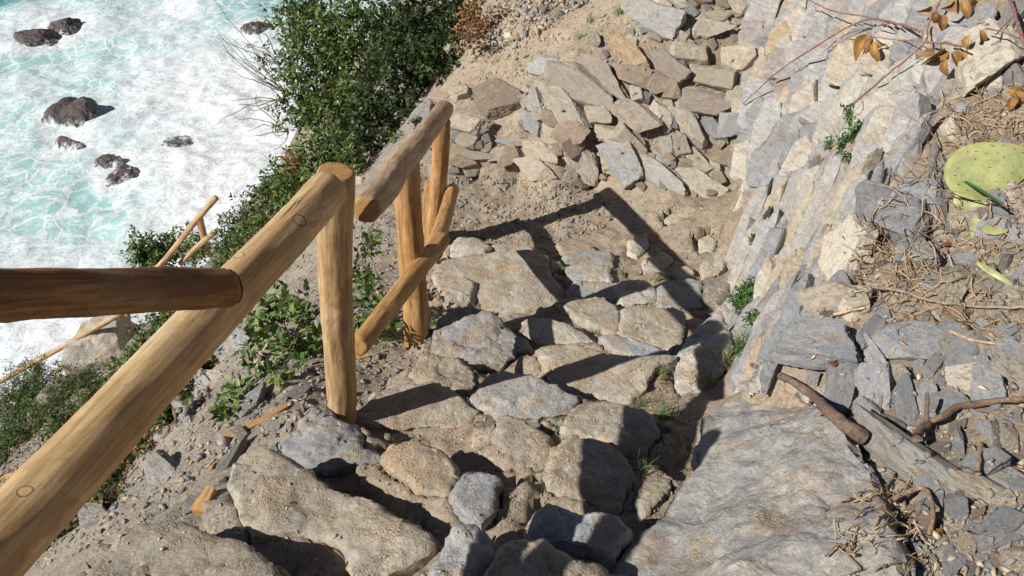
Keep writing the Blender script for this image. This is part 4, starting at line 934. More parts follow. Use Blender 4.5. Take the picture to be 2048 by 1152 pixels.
# stones of the seaward side
GL = 'stones on the seaward slope'
LEFT = [
 ('flat grey stone on the slope edge below the driftwood log', 330, 950, 90, 60, 60, 'grey', 'plate', 1.1), ('pale stone beside the bottom left slab', 190, 1040, 70, 50, 20, 'grey', 'plate', 1.15), ('grey boulder showing left of the leafy plant', 470, 700, 110, 70, 50, 'grey', 'block', 1.15),
 ('light grey slab on the slope under the green plant', 400, 770, 120, 60, 40, 'grey', 'plate', 1.25), ('thin layered grey rock ribs above the driftwood log', 380, 845, 110, 30, 60, 'grey', 'plate', 1.15), ('upright grey boulder between the plant and the nearest post', 625, 660, 90, 50, 110, 'grey', 'block', 1.1),
 ('buff stone close to the nearest post at the drop', 612, 706, 52, 36, 20, 'tan', 'block', 1.15), ('blue chip of slate by the split plank', 545, 857, 32, 20, 10, 'slate', 'block', 1.3), ('dark slate ribs between the split plank and the long slab', 455, 930, 130, 26, -52, 'slate', 'plate', 1.0),
 ('dark slate flake under the firewood chunk', 395, 1012, 70, 40, -40, 'slate', 'plate', 1.1), ('tan brown stone by the plank end', 485, 872, 36, 26, 40, 'tan', 'block', .9), ('dark blue slate by the plank tip', 592, 790, 56, 26, -25, 'slate', 'plate', 1.0), ('layered tan stone above the split plank', 555, 782, 46, 28, -5, 'tan', 'plate', 1.1),
 ('grey slab jutting from the slope below the handrail', 350, 720, 80, 40, 30, 'grey', 'plate', 1.2), ('slate rib leaning by the slope plant', 500, 815, 90, 30, -60, 'slate', 'plate', 1.2), ('pale flake at the edge above the gravel', 440, 755, 50, 28, 30, 'pale', 'plate', 1.0), ('small pale stone at the lower slope rim', 160, 990, 34, 26, 0, 'pale', 'block', .95),
]
for k, (lab, px, py, L, W, a, m, sh, t) in enumerate(LEFT):
    place_rock('slope_stone', lab, 'stone', GL, px, py, L, W, a, m, sh, .5, .3, t, seed=700 + k, face=.4, grow=1.15)
# ------------------------------------------------------------------ far railing on the path below
far = empty('wooden_railing', PD(415, 508, 11.1)); tag(far, 'thin log railing far below on the lower path above the white surf', 'railing')
fw = wood_mat('far_pine_pole', (.58, .44, .27), (.47, .33, .19), (.34, .21, .11), .0)
def pole(name, a, b, r, sd): log(name, a, b, r, r * .95, fw, far, sd, bend=.01, cap=(False, False))
pole('handrail', PD(433, 394, 10.3), PD(312, 540, 10.6), .036, 20)
pole('handrail', PD(312, 540, 10.6), PD(240, 628, 11.2), .036, 30)
pole('handrail', PD(250, 622, 11.2), PD(-20, 775, 12.0), .038, 21)
pole('post', PD(399, 438, 10.4), PD(417, 512, 10.7), .045, 22)
pole('lower_rail', PD(432, 462, 10.4), PD(360, 528, 10.7), .035, 23)
pole('lower_rail', PD(262, 650, 12.1), PD(110, 745, 12.6), .035, 24)
pole('lower_rail', PD(262, 646, 12.2), PD(112, 741, 12.7), .028, 29)
pole('post', PD(253, 620, 12.0), PD(258, 690, 12.4), .045, 25)
pole('post', PD(72, 722, 12.6), PD(78, 800, 13.0), .045, 26)
pole('post', PD(318, 532, 11.6), PD(328, 610, 11.9), .045, 27)
me = rock_mesh('ledge_rock', 91, sub=5, rough=.03); me.materials.append(GREY)
o = bpy.data.objects.new('ledge_rock', me); COL.objects.link(o); o.location = PD(200, 700, 11.7) + Vector((0, .1, -.35)); o.scale = (1.25, 1.1, 1.5); o.rotation_euler = (.25, -.2, .5); o.color = (1.25, 1.2, 1.15, 1)
tag(o, 'flat pale grey rock slab behind the far railing above the surf', 'rock')
# ------------------------------------------------------------------ what later things rest on: ground, slabs and stones together
bpy.context.view_layer.update()
_v, _f = [tuple(v) for v in tv], [tuple(f) for f in faces.tolist()]
for o in list(COL.objects):
    if o.type == 'MESH' and o.name.split('.')[0] in ('step_stone', 'boulder', 'rock_outcrop', 'loose_stone', 'rubble_stone', 'wall_stone', 'slope_stone'):
        if len(o.data.vertices) > 6000 and o.name.split('.')[0] not in ('boulder', 'rock_outcrop'):
            pass
        b = len(_v); M_ = o.matrix_world
        _v += [tuple(M_ @ v.co) for v in o.data.vertices]; _f += [tuple(b + i for i in p.vertices) for p in o.data.polygons]
BA = BVHTree.FromPolygons(_v, _f); del _v, _f
def hitA(px, py): return hit(px, py, BA)
def dropA(p, up=.6):
    loc, n, i, t = BA.ray_cast(Vector((p.x, p.y, p.z + up)), Vector((0, 0, -1)))
    return (loc, n) if loc is not None else (p, Vector((0, 0, 1)))

def simple_mat(name, attr=None, color=(.3, .3, .3), rough=.8, spec=.3, trans=0, var=.25, nscale=30, bumps=.3, sub=None):
    s = NT(name); v = s.tc.outputs['Object']
    col = s.attr(attr) if attr else None
    nz_ = s.ramp(s.noise(v, nscale, 5, .7), [(.3, 1 - var), (.7, 1 + var)])
    c = s.mix(1, col if col is not None else color, nz_, 'MULTIPLY')
    n = s.bump(s.noise(v, nscale * 2, 4, .7), bumps, .004) if bumps else None
    m = s.done(c, rough, n, spec)
    if trans:
        tr = s.n('ShaderNodeBsdfTranslucent'); s.l(c, tr.inputs[0]); mx = s.n('ShaderNodeMixShader'); mx.inputs[0].default_value = trans
        s.l(s.b.outputs[0], mx.inputs[1]); s.l(tr.outputs[0], mx.inputs[2]); s.l(mx.outputs[0], s.out.inputs[0])
    return m
def np_mesh(name, V, Fq, mat, colors=None, attr='tint', parent=None, smooth=False):
    "vertices (n,3), faces (m,k) all with k corners"
    me = bpy.data.meshes.new(name); n, m, k = len(V), len(Fq), Fq.shape[1]
    me.vertices.add(n); me.vertices.foreach_set('co', np.asarray(V, np.float32).ravel())
    me.loops.add(m * k); me.loops.foreach_set('vertex_index', Fq.astype(np.int32).ravel())
    me.polygons.add(m); me.polygons.foreach_set('loop_start', np.arange(0, m * k, k, dtype=np.int32)); me.polygons.foreach_set('loop_total', np.full(m, k, np.int32))
    if smooth: me.polygons.foreach_set('use_smooth', np.ones(m, bool))
    me.update(calc_edges=True); me.validate()
    if colors is not None:
        a = me.color_attributes.new(attr, 'FLOAT_COLOR', 'POINT'); a.data.foreach_set('color', np.concatenate([colors, np.ones((n, 1))], 1).astype(np.float32).ravel())
    me.materials.append(mat); o = bpy.data.objects.new(name, me); COL.objects.link(o)
    if parent: o.parent = parent
    return o

# ------------------------------------------------------------------ gravel and grit (stuff)
CHIP = simple_mat('gravel_chips', 'tint', rough=.9, nscale=40, var=.3)
chips = []
for i in range(10):
    bm = bmesh.new(); rr = random.Random(i + 60)
    for k in range(rr.randint(4, 6)):
        a_ = k * 1.4 + rr.uniform(-.5, .5); x_, y_ = math.cos(a_) * rr.uniform(.35, .55), math.sin(a_) * rr.uniform(.22, .38)
        for z_ in (-1, 1): bm.verts.new((x_ * rr.uniform(.8, 1.05), y_ * rr.uniform(.8, 1.05), z_ * rr.uniform(.05, .15)))
    bmesh.ops.convex_hull(bm, input=bm.verts); bmesh.ops.delete(bm, geom=[v for v in bm.verts if not v.link_faces], context='VERTS')
    bmesh.ops.triangulate(bm, faces=bm.faces); bm.verts.index_update()
    chips.append((np.array([tuple(v.co) for v in bm.verts]), np.array([[v.index for v in f.verts] for f in bm.faces]))); bm.free()
CP_GREY = [(.22, .215, .21), (.28, .27, .26), (.17, .17, .18), (.31, .28, .24), (.33, .28, .22), (.37, .31, .24), (.23, .20, .17)]
CP_TAN = [(.40, .30, .20), (.46, .36, .25), (.33, .25, .17), (.30, .27, .24), (.38, .33, .27), (.25, .24, .24), (.50, .42, .32)]
def gravel(name, label, areas, seed):
    rr = random.Random(seed); V, Fc, Cc = [], [], []; nb_ = 0
    for (poly, n, s0, s1, pal) in areas:
        for (x, y) in scatter(poly, n, rr):
            p, nn = hitA(x, y); sz_ = s0 * (s1 / s0) ** (rr.random() ** 2.2)
            if p.z < -12: continue
            pg, ng = hit(x, y)
            if (pg - p).length > .012 and rr.random() > .12: continue
            a = rr.uniform(0, 6.28); q = nn.to_track_quat('Z', 'Y').to_matrix() @ Euler((rr.gauss(0, .3), rr.gauss(0, .3), a)).to_matrix()
            cv, cf = rr.choice(chips); c_ = np.array(rr.choice(pal)) * rr.uniform(.75, 1.2)
            V.append((cv * sz_ * np.array([1, rr.uniform(.6, 1.1), rr.uniform(.6, 1.2)])) @ np.array(q).T + np.array(p + nn * sz_ * .10)); Fc.append(cf + nb_); nb_ += len(cv); Cc.append(np.repeat(c_[None], len(cv), 0))
    o = np_mesh(name, np.concatenate(V), np.concatenate(Fc), CHIP, np.concatenate(Cc)); tag(o, label, None, kind='stuff'); return o
CP_SCREE = [(.13, .105, .085), (.19, .16, .13), (.10, .09, .085), (.24, .21, .18), (.17, .125, .09)]
LANDP = [(720, 400), (860, 350), (1060, 355), (1200, 385), (1240, 420), (1190, 470), (1060, 490), (900, 485), (730, 500)]
RPATH = [(1240, 400), (1470, 400), (1480, 560), (1380, 560), (1230, 545), (1200, 470)]
STEPS = [(860, 500), (1450, 540), (1460, 700), (1400, 900), (1300, 1060), (1150, 1152), (180, 1152), (300, 1000), (480, 880), (700, 840), (830, 700)]
SLOPE = [(380, 640), (640, 450), (760, 440), (860, 700), (690, 850), (480, 890), (300, 1040), (60, 1150), (0, 1120), (300, 900), (340, 760)]
LOWSL = [(0, 860), (250, 760), (420, 690), (420, 800), (300, 900), (120, 1020), (0, 1000)]
DIRTS = [(1050, 170), (1270, 15), (1290, -10), (960, -10), (900, 120), (800, 260), (750, 350), (860, 340), (900, 190)]
gravel('gravel', 'grey and tan gravel of slate chips on the landing and the path', [(LANDP, 3600, .007, .045, CP_GREY), (RPATH, 700, .006, .03, CP_TAN), (STEPS, 3800, .004, .024, CP_TAN), (BANKP, 1300, .006, .04, CP_TAN)], 1)
gravel('scree', 'loose grey scree of slate chips on the seaward slope and tan dirt bank', [(SLOPE, 5200, .006, .05, CP_GREY + CP_TAN[:3]), (LOWSL, 2600, .015, .09, CP_SCREE), (DIRTS, 1500, .006, .05, CP_TAN), ([(1010, 0), (1180, 0), (1050, 90), (960, 110)], 420, .02, .11, CP_GREY + CP_TAN)], 2)
gravel('stone_litter', 'stone chips and crumbs covering the right bank', [(RIGHTP, 4200, .006, .042, CP_GREY + CP_TAN[:3]), ([(2048, -60), (2420, -60), (2420, 1400), (1700, 1400), (1760, 1152), (2048, 1152)], 3200, .006, .06, CP_GREY + CP_TAN[:3]), ([(0, 1152), (1700, 1152), (1700, 1500), (0, 1500)], 1200, .004, .03, CP_TAN)], 3)

# ------------------------------------------------------------------ twigs, stems
def tube(pts, radii, n=6):
    V, Fq = [], []; up = Vector((.3, .2, 1))
    for i, p in enumerate(pts):
        t = (pts[min(i + 1, len(pts) - 1)] - pts[max(i - 1, 0)]).normalized(); a = t.cross(up).normalized(); b = t.cross(a)
        for k in range(n): V.append(p + (a * math.cos(6.2832 * k / n) + b * math.sin(6.2832 * k / n)) * radii[i])
    for i in range(len(pts) - 1):
        for k in range(n): Fq.append((i * n + k, i * n + (k + 1) % n, (i + 1) * n + (k + 1) % n, (i + 1) * n + k))
    return V, Fq
def smooth_path(P, m=5):
    out = []
    for i in range(len(P) - 1):
        a, b, c, d = P[max(0, i - 1)], P[i], P[i + 1], P[min(len(P) - 1, i + 2)]
        for k in range(m):
            t = k / m; out.append(.5 * ((2 * b) + (c - a) * t + (2 * a - 5 * b + 4 * c - d) * t * t + (3 * b - a - 3 * c + d) * t ** 3))
    return out + [P[-1]]
class TB:
    def __init__(s): s.V, s.F, s.C = [], [], []
    def add(s, pts, r0, r1, col, n=6, sm=4, jit=0, seed=0):
        P = smooth_path(pts, sm) if sm else pts
        if jit: P = [p + Vector((noise.noise(p * 30 + Vector((seed, 0, 0))), noise.noise(p * 30 + Vector((0, seed, 9))), noise.noise(p * 30 + Vector((4, 4, seed))))) * jit for p in P]
        v, f = tube(P, [(r0 + (r1 - r0) * i / (len(P) - 1)) * (1 + (.28 * noise.noise(P[i] * 26 + Vector((seed, 2, 2))) if n >= 8 else 0)) for i in range(len(P))], n); b = len(s.V); s.V += v; s.F += [tuple(b + i for i in q) for q in f]
        b2 = len(s.V); s.C += [col] * len(v)
        for e in (b, b2 - n):
            for j in range(1, n - 2, 2): s.F.append((e, e + j, e + j + 1, e + j + 2))
            if n % 2: s.F.append((e, e + n - 2, e + n - 1, e + n - 1)) if False else None
    def build(s, name, mat, parent=None):
        base = parent.location if parent else Vector()
        return np_mesh(name, np.array([tuple(v - base) for v in s.V]), np.array(s.F), mat, np.array(s.C), parent=parent, smooth=True)
STEM = simple_mat('dry_stem', 'tint', rough=.75, nscale=60, var=.25, bumps=.4)
BARK = simple_mat('branch_bark', 'tint', rough=.85, nscale=70, var=.6, bumps=1.0)
rnd = random.Random(5)
lit = TB(); SCOL = [(.42, .31, .19), (.34, .23, .13), (.50, .40, .27), (.24, .15, .09), (.20, .14, .10), (.46, .33, .18)]
LITP = [(1740, 420), (1870, 300), (1950, 190), (2060, 170), (2060, 660), (1930, 680), (1800, 640), (1700, 600)]
LIT2 = [(1740, 960), (1830, 980), (1880, 1152), (1700, 1160), (1650, 1060)]
for poly, n in ((LITP, 270), (LIT2, 70), ([(1880, 210), (2060, 170), (2060, 290), (1900, 300)], 90), ([(1740, 480), (1880, 500), (1880, 620), (1740, 600)], 70)):
    for (x, y) in scatter(poly, n, rnd):
        L = rnd.uniform(25, 110); a = R(rnd.gauss(15, 35)) if rnd.random() < .7 else rnd.uniform(0, 3.14); P = []; bend = rnd.uniform(-.9, .9)
        for k in range(4):
            t = k / 3 - .5; q, nn = hitA(x + math.cos(a + bend * t) * L * t, y + math.sin(a + bend * t) * L * t); P.append(q)
        c0 = sum(P, Vector()) / 4
        if max((p - c0).length for p in P) > .22: continue
        d = (P[-1] - P[0]) / 3; P = [P[0].lerp(P[0] + d * k, .6 if 0 < k < 3 else 0) * .5 + P[k] * .5 if k else P[0] for k in range(4)]
        P = [p + Vector((0, 0, rnd.uniform(.003, .03))) for p in P]
        r = rnd.choice([.0012, .0016, .002, .003]); lit.add(P, r, r * .6, rnd.choice(SCOL), 5, 3)
o = lit.build('dry_stems', STEM); tag(o, 'tangle of dry straw coloured stems and grass over the right bank', None, kind='stuff')

def stick(name, label, pix, r0, r1, col, lift, mat=BARK, knobs=(), jit=.006, cat='stick', n=12, parent=None):
    P = []
    for q in pix:
        p, nn = hitA(q[0], q[1]); l = q[2] if len(q) > 2 else lift; P.append(p + Vector((0, 0, l)) if len(q) <= 3 else None)
    t = TB(); t.add(P, r0, r1, col, n, 7, jit, len(label))
    for (i, dx, dy, L, r) in knobs:
        a = P[i]; d_ = project(a)[2]; b = a + (ray(project(a)[0] + dx, project(a)[1] + dy) * d_ - a) + Vector((0, 0, L)); t.add([a, a.lerp(b, .5), b], r, r * .6, col, 8, 3, jit * .5, 3)
    o = t.build(name, mat, parent)
    if label: tag(o, label, cat)
    return o
stick('fallen_stick', 'thick broken brown stick with flaking bark lying across the top of the boulder', [(1500, 744, .04), (1560, 772, .045), (1618, 806, .04), (1650, 838, .035), (1690, 868, .03), (1724, 886, .025)], .010, .021, (.17, .115, .085), .03, knobs=[(3, 14, 26, .0, .014), (2, -8, 34, -.01, .006)], jit=.003)
stick('thin_stick', 'thin reddish twig lying alongside the thick broken stick', [(1568, 788), (1600, 806), (1640, 836)], .004, .003, (.36, .20, .13), .012)
stick('crooked_stick', 'crooked brown stick with a stubby fork lying among stones at the right edge', [(1828, 886, .02), (1846, 862, .03), (1872, 852, .03), (1905, 830, .03), (1960, 816, .025), (2060, 812, .03)], .013, .009, (.19, .125, .09), .03, knobs=[(1, 2, -62, .0, .009)], jit=.008)
stick('long_stem', 'long thin grey brown stem stretching across the litter to the right edge', [(1738, 582), (1800, 592), (1866, 612), (1960, 622), (2060, 624)], .0055, .004, (.33, .24, .18), .02, jit=.004)
stick('thin_stick', 'curved dark twig hanging down over the large cream rock', [(1684, 474), (1712, 520), (1722, 560), (1734, 580)], .0022, .0016, (.22, .13, .09), .006, jit=.002)
stick('wood_splinter', 'short pale splinter of fresh wood beside the rounded tan rock', [(1664, 634), (1700, 626), (1730, 620)], .006, .004, (.62, .44, .24), .010, jit=.003)
stick('thin_stick', 'straw coloured stick lying in front of the upright slates', [(1775, 1010), (1840, 985), (1862, 1030), (1852, 1080)], .007, .005, (.28, .19, .13), .02, jit=.005)
stick('thin_stick', 'short brown stick standing in the flakes near the right edge', [(1950, 955), (1956, 920), (1962, 895)], .006, .004, (.33, .23, .15), .015)
stick('thin_stick', 'brown stick lying level near the dry stems at the right edge', [(1900, 668), (1960, 690), (2056, 694)], .006, .005, (.42, .30, .20), .012)
stick('thin_stick', 'dark twig between the leaf bunches and the cactus', [(1840, 245), (1868, 300), (1862, 340), (1872, 385)], .003, .002, (.21, .14, .12), .03)

# ------------------------------------------------------------------ leaves
def leaf_arrays(pos, dirs, nrm, L, W, col, fold=.25, droop=.15):
    pos, dirs, nrm = map(np.asarray, (pos, dirs, nrm)); L = np.asarray(L)[:, None]; W = np.asarray(W)[:, None]
    d = dirs / np.linalg.norm(dirs, axis=1, keepdims=True); s = np.cross(d, nrm); s /= np.linalg.norm(s, axis=1, keepdims=True) + 1e-9; n = np.cross(s, d)
    b = pos; m1 = pos + d * L * .45; tip = pos + d * L - n * L * droop
    l = m1 + s * W + n * W * fold; r = m1 - s * W + n * W * fold; m = pos + d * L * .5 - n * 0
    V = np.stack([b, l, m, r, tip], 1).reshape(-1, 3); k = np.arange(len(pos))[:, None] * 5
    Fq = np.concatenate([k + np.array([0, 2, 1]), k + np.array([0, 3, 2]), k + np.array([1, 2, 4]), k + np.array([2, 3, 4])], 0)
    return V, Fq, np.repeat(np.asarray(col), 5, 0)
LEAF = simple_mat('glossy_leaf', 'tint', rough=.48, spec=.4, trans=.22, var=.15, nscale=20, bumps=0)
SOFT = simple_mat('soft_leaf', 'tint', rough=.55, spec=.35, trans=.3, var=.15, nscale=20, bumps=0)
DRY = simple_mat('dead_leaf', 'tint', rough=.6, spec=.3, trans=.2, var=.3, nscale=25, bumps=.2)
G_DARK = [(.05, .085, .015), (.07, .11, .02), (.10, .14, .028), (.035, .06, .013), (.14, .165, .04)]
G_SHADED = [(.028, .05, .010), (.04, .065, .013), (.055, .085, .018), (.02, .04, .009)]  # darker greens: shade on the top centre shrub put into its leaf colour
G_MID = [(.08, .15, .03), (.11, .18, .035), (.15, .22, .05), (.06, .11, .025), (.19, .24, .06)]
G_OLIVE = [(.09, .11, .035), (.07, .09, .03), (.12, .13, .05), (.05, .065, .025)]
DEAD = [(.24, .12, .05), (.32, .17, .07), (.16, .085, .04), (.38, .24, .11)]
def shrub(name, label, cat, blobs, leaf, wratio, pal, mat, dens=1.0, per=7, group=None, twigs=14, tcol=(.13, .09, .07), seed=0, dead=.004, spread=1.0, bare=()):
    rs = np.random.RandomState(seed); rr = random.Random(seed)
    B = []
    for (px, py, rp, d) in blobs:
        p, n = (hitA if name in ('weed', 'seedling') else hit)(px, py); dh = project(p)[2]; r = rp / F * d
        if p.z > -13: d = dh - r * .35 if name in ('weed', 'seedling') else min(d, dh - r * .6)
        r = rp / F * d; B.append((PD(px, py, d), r))
    big = max(B, key=lambda b: b[1]); base, _ = drop(big[0].x + .1, big[0].y - .05)
    if name in ('weed', 'seedling'): base = hitA(blobs[-1][0], blobs[-1][1] + blobs[-1][2] * .5)[0]
    if (base - big[0]).length > 2.2: base = big[0] + Vector((.3, -.2, -big[1] * 1.2))
    root = empty(name, base); tag(root, label, cat, group); V, Fc, C = [], [], []; nb_ = 0; t = TB()
    for (c, r) in B:
        npx = r / project(c)[2] * F
        ns = int(dens * 5.4 * math.pi * npx ** 2 / (max(6, (leaf * F / project(c)[2])) ** 2 * wratio * 2) / per * 1.6) + 4
        u = rs.normal(size=(ns, 3)); u /= np.linalg.norm(u, axis=1, keepdims=True); rad_ = r * rs.uniform(.25, 1, ns) ** .45
        lump = np.array([1 + .8 * fbm(Vector(tuple(q)) * 2.6 + Vector((seed, 1, 2)), 3) + .12 * noise.noise(Vector(tuple(q)) * 7) for q in u])
        P = np.array(c) + u * (rad_ * lump)[:, None] * np.array([1.05, 1.05, .95]) * spread
        sd = u * .8 + np.array([0, 0, .55]) + rs.normal(size=(ns, 3)) * .35; sd /= np.linalg.norm(sd, axis=1, keepdims=True)
        for k in range(per):
            an = k * 2.4 + rs.uniform(0, 6.28, ns); tt = np.cross(sd, np.array([.3, .5, .8])); tt /= np.linalg.norm(tt, axis=1, keepdims=True); bb = np.cross(sd, tt)
            out = tt * np.cos(an)[:, None] + bb * np.sin(an)[:, None]; ld = out * .9 + sd * rs.uniform(.2, .9, ns)[:, None]
            pos = P + sd * (leaf * rs.uniform(-1.2, .5, ns))[:, None] + out * leaf * .1
            col = np.array([pal[i] for i in rs.randint(0, len(pal), ns)]) * rs.uniform(.75, 1.25, (ns, 1))
            dd = rs.uniform(size=ns) < dead; col[dd] = np.array(DEAD)[rs.randint(0, 4, dd.sum())]
            v, f, cc = leaf_arrays(pos, ld, sd + rs.normal(size=(ns, 3)) * .3, leaf * rs.uniform(.6, 1.15, ns), leaf * wratio * rs.uniform(.8, 1.2, ns), col)
            V.append(v); Fc.append(f + nb_); C.append(cc); nb_ += len(v)
        mid = base.lerp(c, .6) + Vector((0, 0, -.2 * r))
        t.add([base - Vector((0, 0, .05)), mid, c], max(.004, r * .05), max(.002, r * .02), tcol, 6, 4, .01)
        for k in range(twigs):
            q = Vector(tuple(P[rr.randrange(ns)])); t.add([c.lerp(mid, rr.random() * .5), c.lerp(q, .5) + Vector((0, 0, -.05 * r)), q], max(.0022, r * .012), .0012, tcol, 4, 3, .012, k)
    for (px, py, d, qx, qy) in bare:
        a, b = PD(px, py, d), PD(qx, qy, d * 1.01)
        for k in range(9):
            e = b + Vector((rr.gauss(0, .16), rr.gauss(0, .2), rr.gauss(0, .2))); t.add([a, a.lerp(e, .5) + Vector((rr.gauss(0, .05), 0, rr.gauss(0, .05))), e], .006, .0022, (.20, .15, .13), 4, 4, .03, k)
    np_mesh('foliage', np.concatenate(V) - np.array(base), np.concatenate(Fc), mat, np.concatenate(C), parent=root); t.build('branch', BARK, root)
    return root
GS = 'shrubs on the seaward slope'
shrub('evergreen_shrub', 'big glossy evergreen shrub at the top, left half against the white surf', 'shrub', [(605, 35, 62, 8.6), (640, 125, 92, 8.2), (610, 215, 52, 7.9), (690, 225, 75, 7.6), (720, 50, 95, 8)], .062, .20, G_DARK + G_MID[:1], LEAF, 1.0, 7, GS, 18, seed=1, bare=[(570, 200, 8.2, 500, 190), (560, 130, 8.4, 520, 90), (575, 260, 8, 500, 270), (560, 180, 8.3, 455, 105)])
shrub('evergreen_shrub', 'dark shaded evergreen shrub at the top centre beside the bare dirt slope', 'shrub', [(830, 40, 88, 7.3), (872, 110, 52, 6.8), (800, 160, 82, 7.0), (745, 255, 62, 6.9), (905, 30, 45, 6.9)], .060, .20, G_SHADED, LEAF, 1.0, 7, GS, 16, seed=2)
shrub('evergreen_shrub', 'evergreen shrub between the big shrub and the nearest post top', 'shrub', [(650, 320, 62, 7.0), (600, 350, 50, 7.4), (560, 372, 44, 7.8), (700, 320, 34, 6.7), (590, 410, 50, 7.2)], .055, .19, G_DARK + G_MID[:2], LEAF, 1.0, 7, GS, 14, seed=3)
shrub('evergreen_shrub', 'small leaved shrub above the dark brace beam, along the far railing post', 'shrub', [(525, 425, 56, 8.2), (480, 465, 46, 8.8), (450, 510, 34, 9.2), (515, 500, 52, 7.8), (480, 525, 44, 8.2), (560, 450, 48, 7.4)], .05, .19, G_DARK, LEAF, 1.0, 7, GS, 12, seed=4)
shrub('evergreen_shrub', 'low bright tufted shrub in front of the far handrail', 'shrub', [(285, 497, 34, 11.2), (325, 500, 34, 11.4), (360, 490, 30, 11.4), (300, 520, 34, 11.2), (395, 500, 30, 11)], .07, .2, G_MID + G_DARK, LEAF, 1.0, 7, GS, 10, seed=5)
shrub('evergreen_shrub', 'dark shrub below the brace beam, left of the diagonal handrail', 'shrub', [(350, 650, 66, 10.2), (305, 690, 46, 10.6), (290, 745, 50, 10.2), (410, 625, 50, 9.4), (340, 720, 56, 9.6), (260, 770, 40, 9.8)], .06, .19, G_DARK, LEAF, 1.0, 7, GS, 10, seed=6)
shrub('spurge_bush', 'yellow green spurge clump glowing among the dark shrub below the beam', 'shrub', [(272, 712, 13, 10.0), (292, 690, 11, 10.0), (268, 728, 10, 9.9), (250, 742, 10, 9.9)], .05, .3, [(.42, .44, .04), (.32, .36, .04)], SOFT, 1.2, 7, GS, 3, seed=7)
shrub('heather_bush', 'feathery dark green bush at the left edge under the surf', 'shrub', [(70, 770, 52, 9.6), (20, 820, 58, 9.0), (120, 800, 50, 9.2), (60, 860, 54, 8.6), (130, 840, 48, 8.4), (20, 900, 40, 8), (190, 815, 36, 8.6)], .05, .10, G_MID[:2] + G_DARK + G_OLIVE, SOFT, 1.0, 8, GS, 12, seed=8)
shrub('heather_bush', 'greyish heathery bush right of the feathery one in front of the ledge rock', 'shrub', [(190, 780, 40, 9.2), (235, 775, 38, 9.0), (165, 765, 34, 9.5), (275, 790, 40, 8.6), (310, 770, 36, 8.8)], .045, .10, G_OLIVE + G_DARK, SOFT, 1.0, 8, GS, 12, seed=9)
shrub('evergreen_shrub', 'dark little shrub tucked under the right side of the diagonal handrail', 'shrub', [(405, 740, 46, 6.4), (380, 785, 40, 6.2), (432, 712, 30, 6.4), (345, 828, 32, 6)], .042, .2, G_DARK, LEAF, 1.0, 7, GS, 8, seed=10)
shrub('bramble_thicket', 'dark thicket with dead brown twigs below the diagonal handrail at lower left', 'shrub', [(250, 925, 60, 6), (185, 1000, 58, 6), (305, 865, 46, 6), (120, 1070, 46, 6), (345, 815, 34, 6), (215, 1010, 40, 6)], .042, .2, G_DARK + [(.10, .06, .035)], LEAF, 1.0, 6, GS, 22, tcol=(.17, .10, .06), seed=11, dead=.25)
shrub('leafy_plant', 'fresh green leafy plant between the diagonal handrail and the nearest post', 'plant', [(565, 610, 46, 4.3), (535, 655, 48, 4.2), (600, 690, 44, 3.95), (530, 730, 44, 3.95), (480, 790, 30, 3.7), (565, 760, 34, 3.7), (450, 830, 26, 3.5), (610, 640, 30, 4.0)], .056, .25, G_MID, LEAF, .55, 7, None, 7, seed=12)
shrub('leafy_plant', 'fresh green leafy plant growing behind the nearest post toward the lower rail', 'plant', [(735, 490, 26, 4.8), (722, 550, 30, 4.5), (750, 590, 36, 4.3), (738, 640, 32, 4.1), (770, 660, 22, 4.0)], .054, .24, G_MID + G_DARK[:2], LEAF, .55, 7, None, 7, seed=13)
shrub('dead_bush', 'rusty dead bush at the top where the dark shrub meets the dirt', 'shrub', [(955, 30, 42, 6.6), (935, 75, 26, 6.4)], .05, .18, DEAD, DRY, .5, 6, GS, 22, tcol=(.25, .14, .09), seed=14)
shrub('dead_bush', 'small rusty dead tuft between the evergreens left of the post top', 'shrub', [(590, 318, 26, 7.0)], .045, .18, DEAD, DRY, .7, 6, GS, 10, tcol=(.25, .14, .09), seed=15)
shrub('weed', 'dark green weed rooted in a crack halfway up the outcrop', 'plant', [(1705, 225, 22, 3.3), (1718, 258, 20, 3.2), (1690, 285, 24, 3.2), (1700, 315, 14, 3.1), (1665, 288, 16, 3.2)], .024, .26, [(.07, .16, .05), (.10, .20, .07), (.13, .22, .08)], SOFT, .8, 7, None, 6, seed=16)
shrub('weed', 'upright leafy green weed at the foot of the outcrop', 'plant', [(1497, 580, 22, 3.9), (1490, 610, 24, 3.8), (1505, 635, 18, 3.7), (1480, 600, 16, 3.9)], .032, .15, [(.08, .17, .04), (.11, .21, .05), (.06, .13, .035)], SOFT, .9, 8, None, 6, seed=17)
for (px, py, r_, lab, sd) in ((1213, 350, 9, 'tiny yellow green seedling above the tip of the rail shadow', 18), (795, 275, 14, 'small pale herb on the dirt left of the upper handrail', 19), (832, 240, 9, 'tiny herb next to the grey stone by the upper handrail', 20), (1507, 480, 8, 'tiny bright sprout in the outcrop above the path', 21)):
    shrub('seedling', lab, 'plant', [(px, py, r_, 6)], .03, .25, G_MID, SOFT, .6, 5, None, 2, seed=sd)

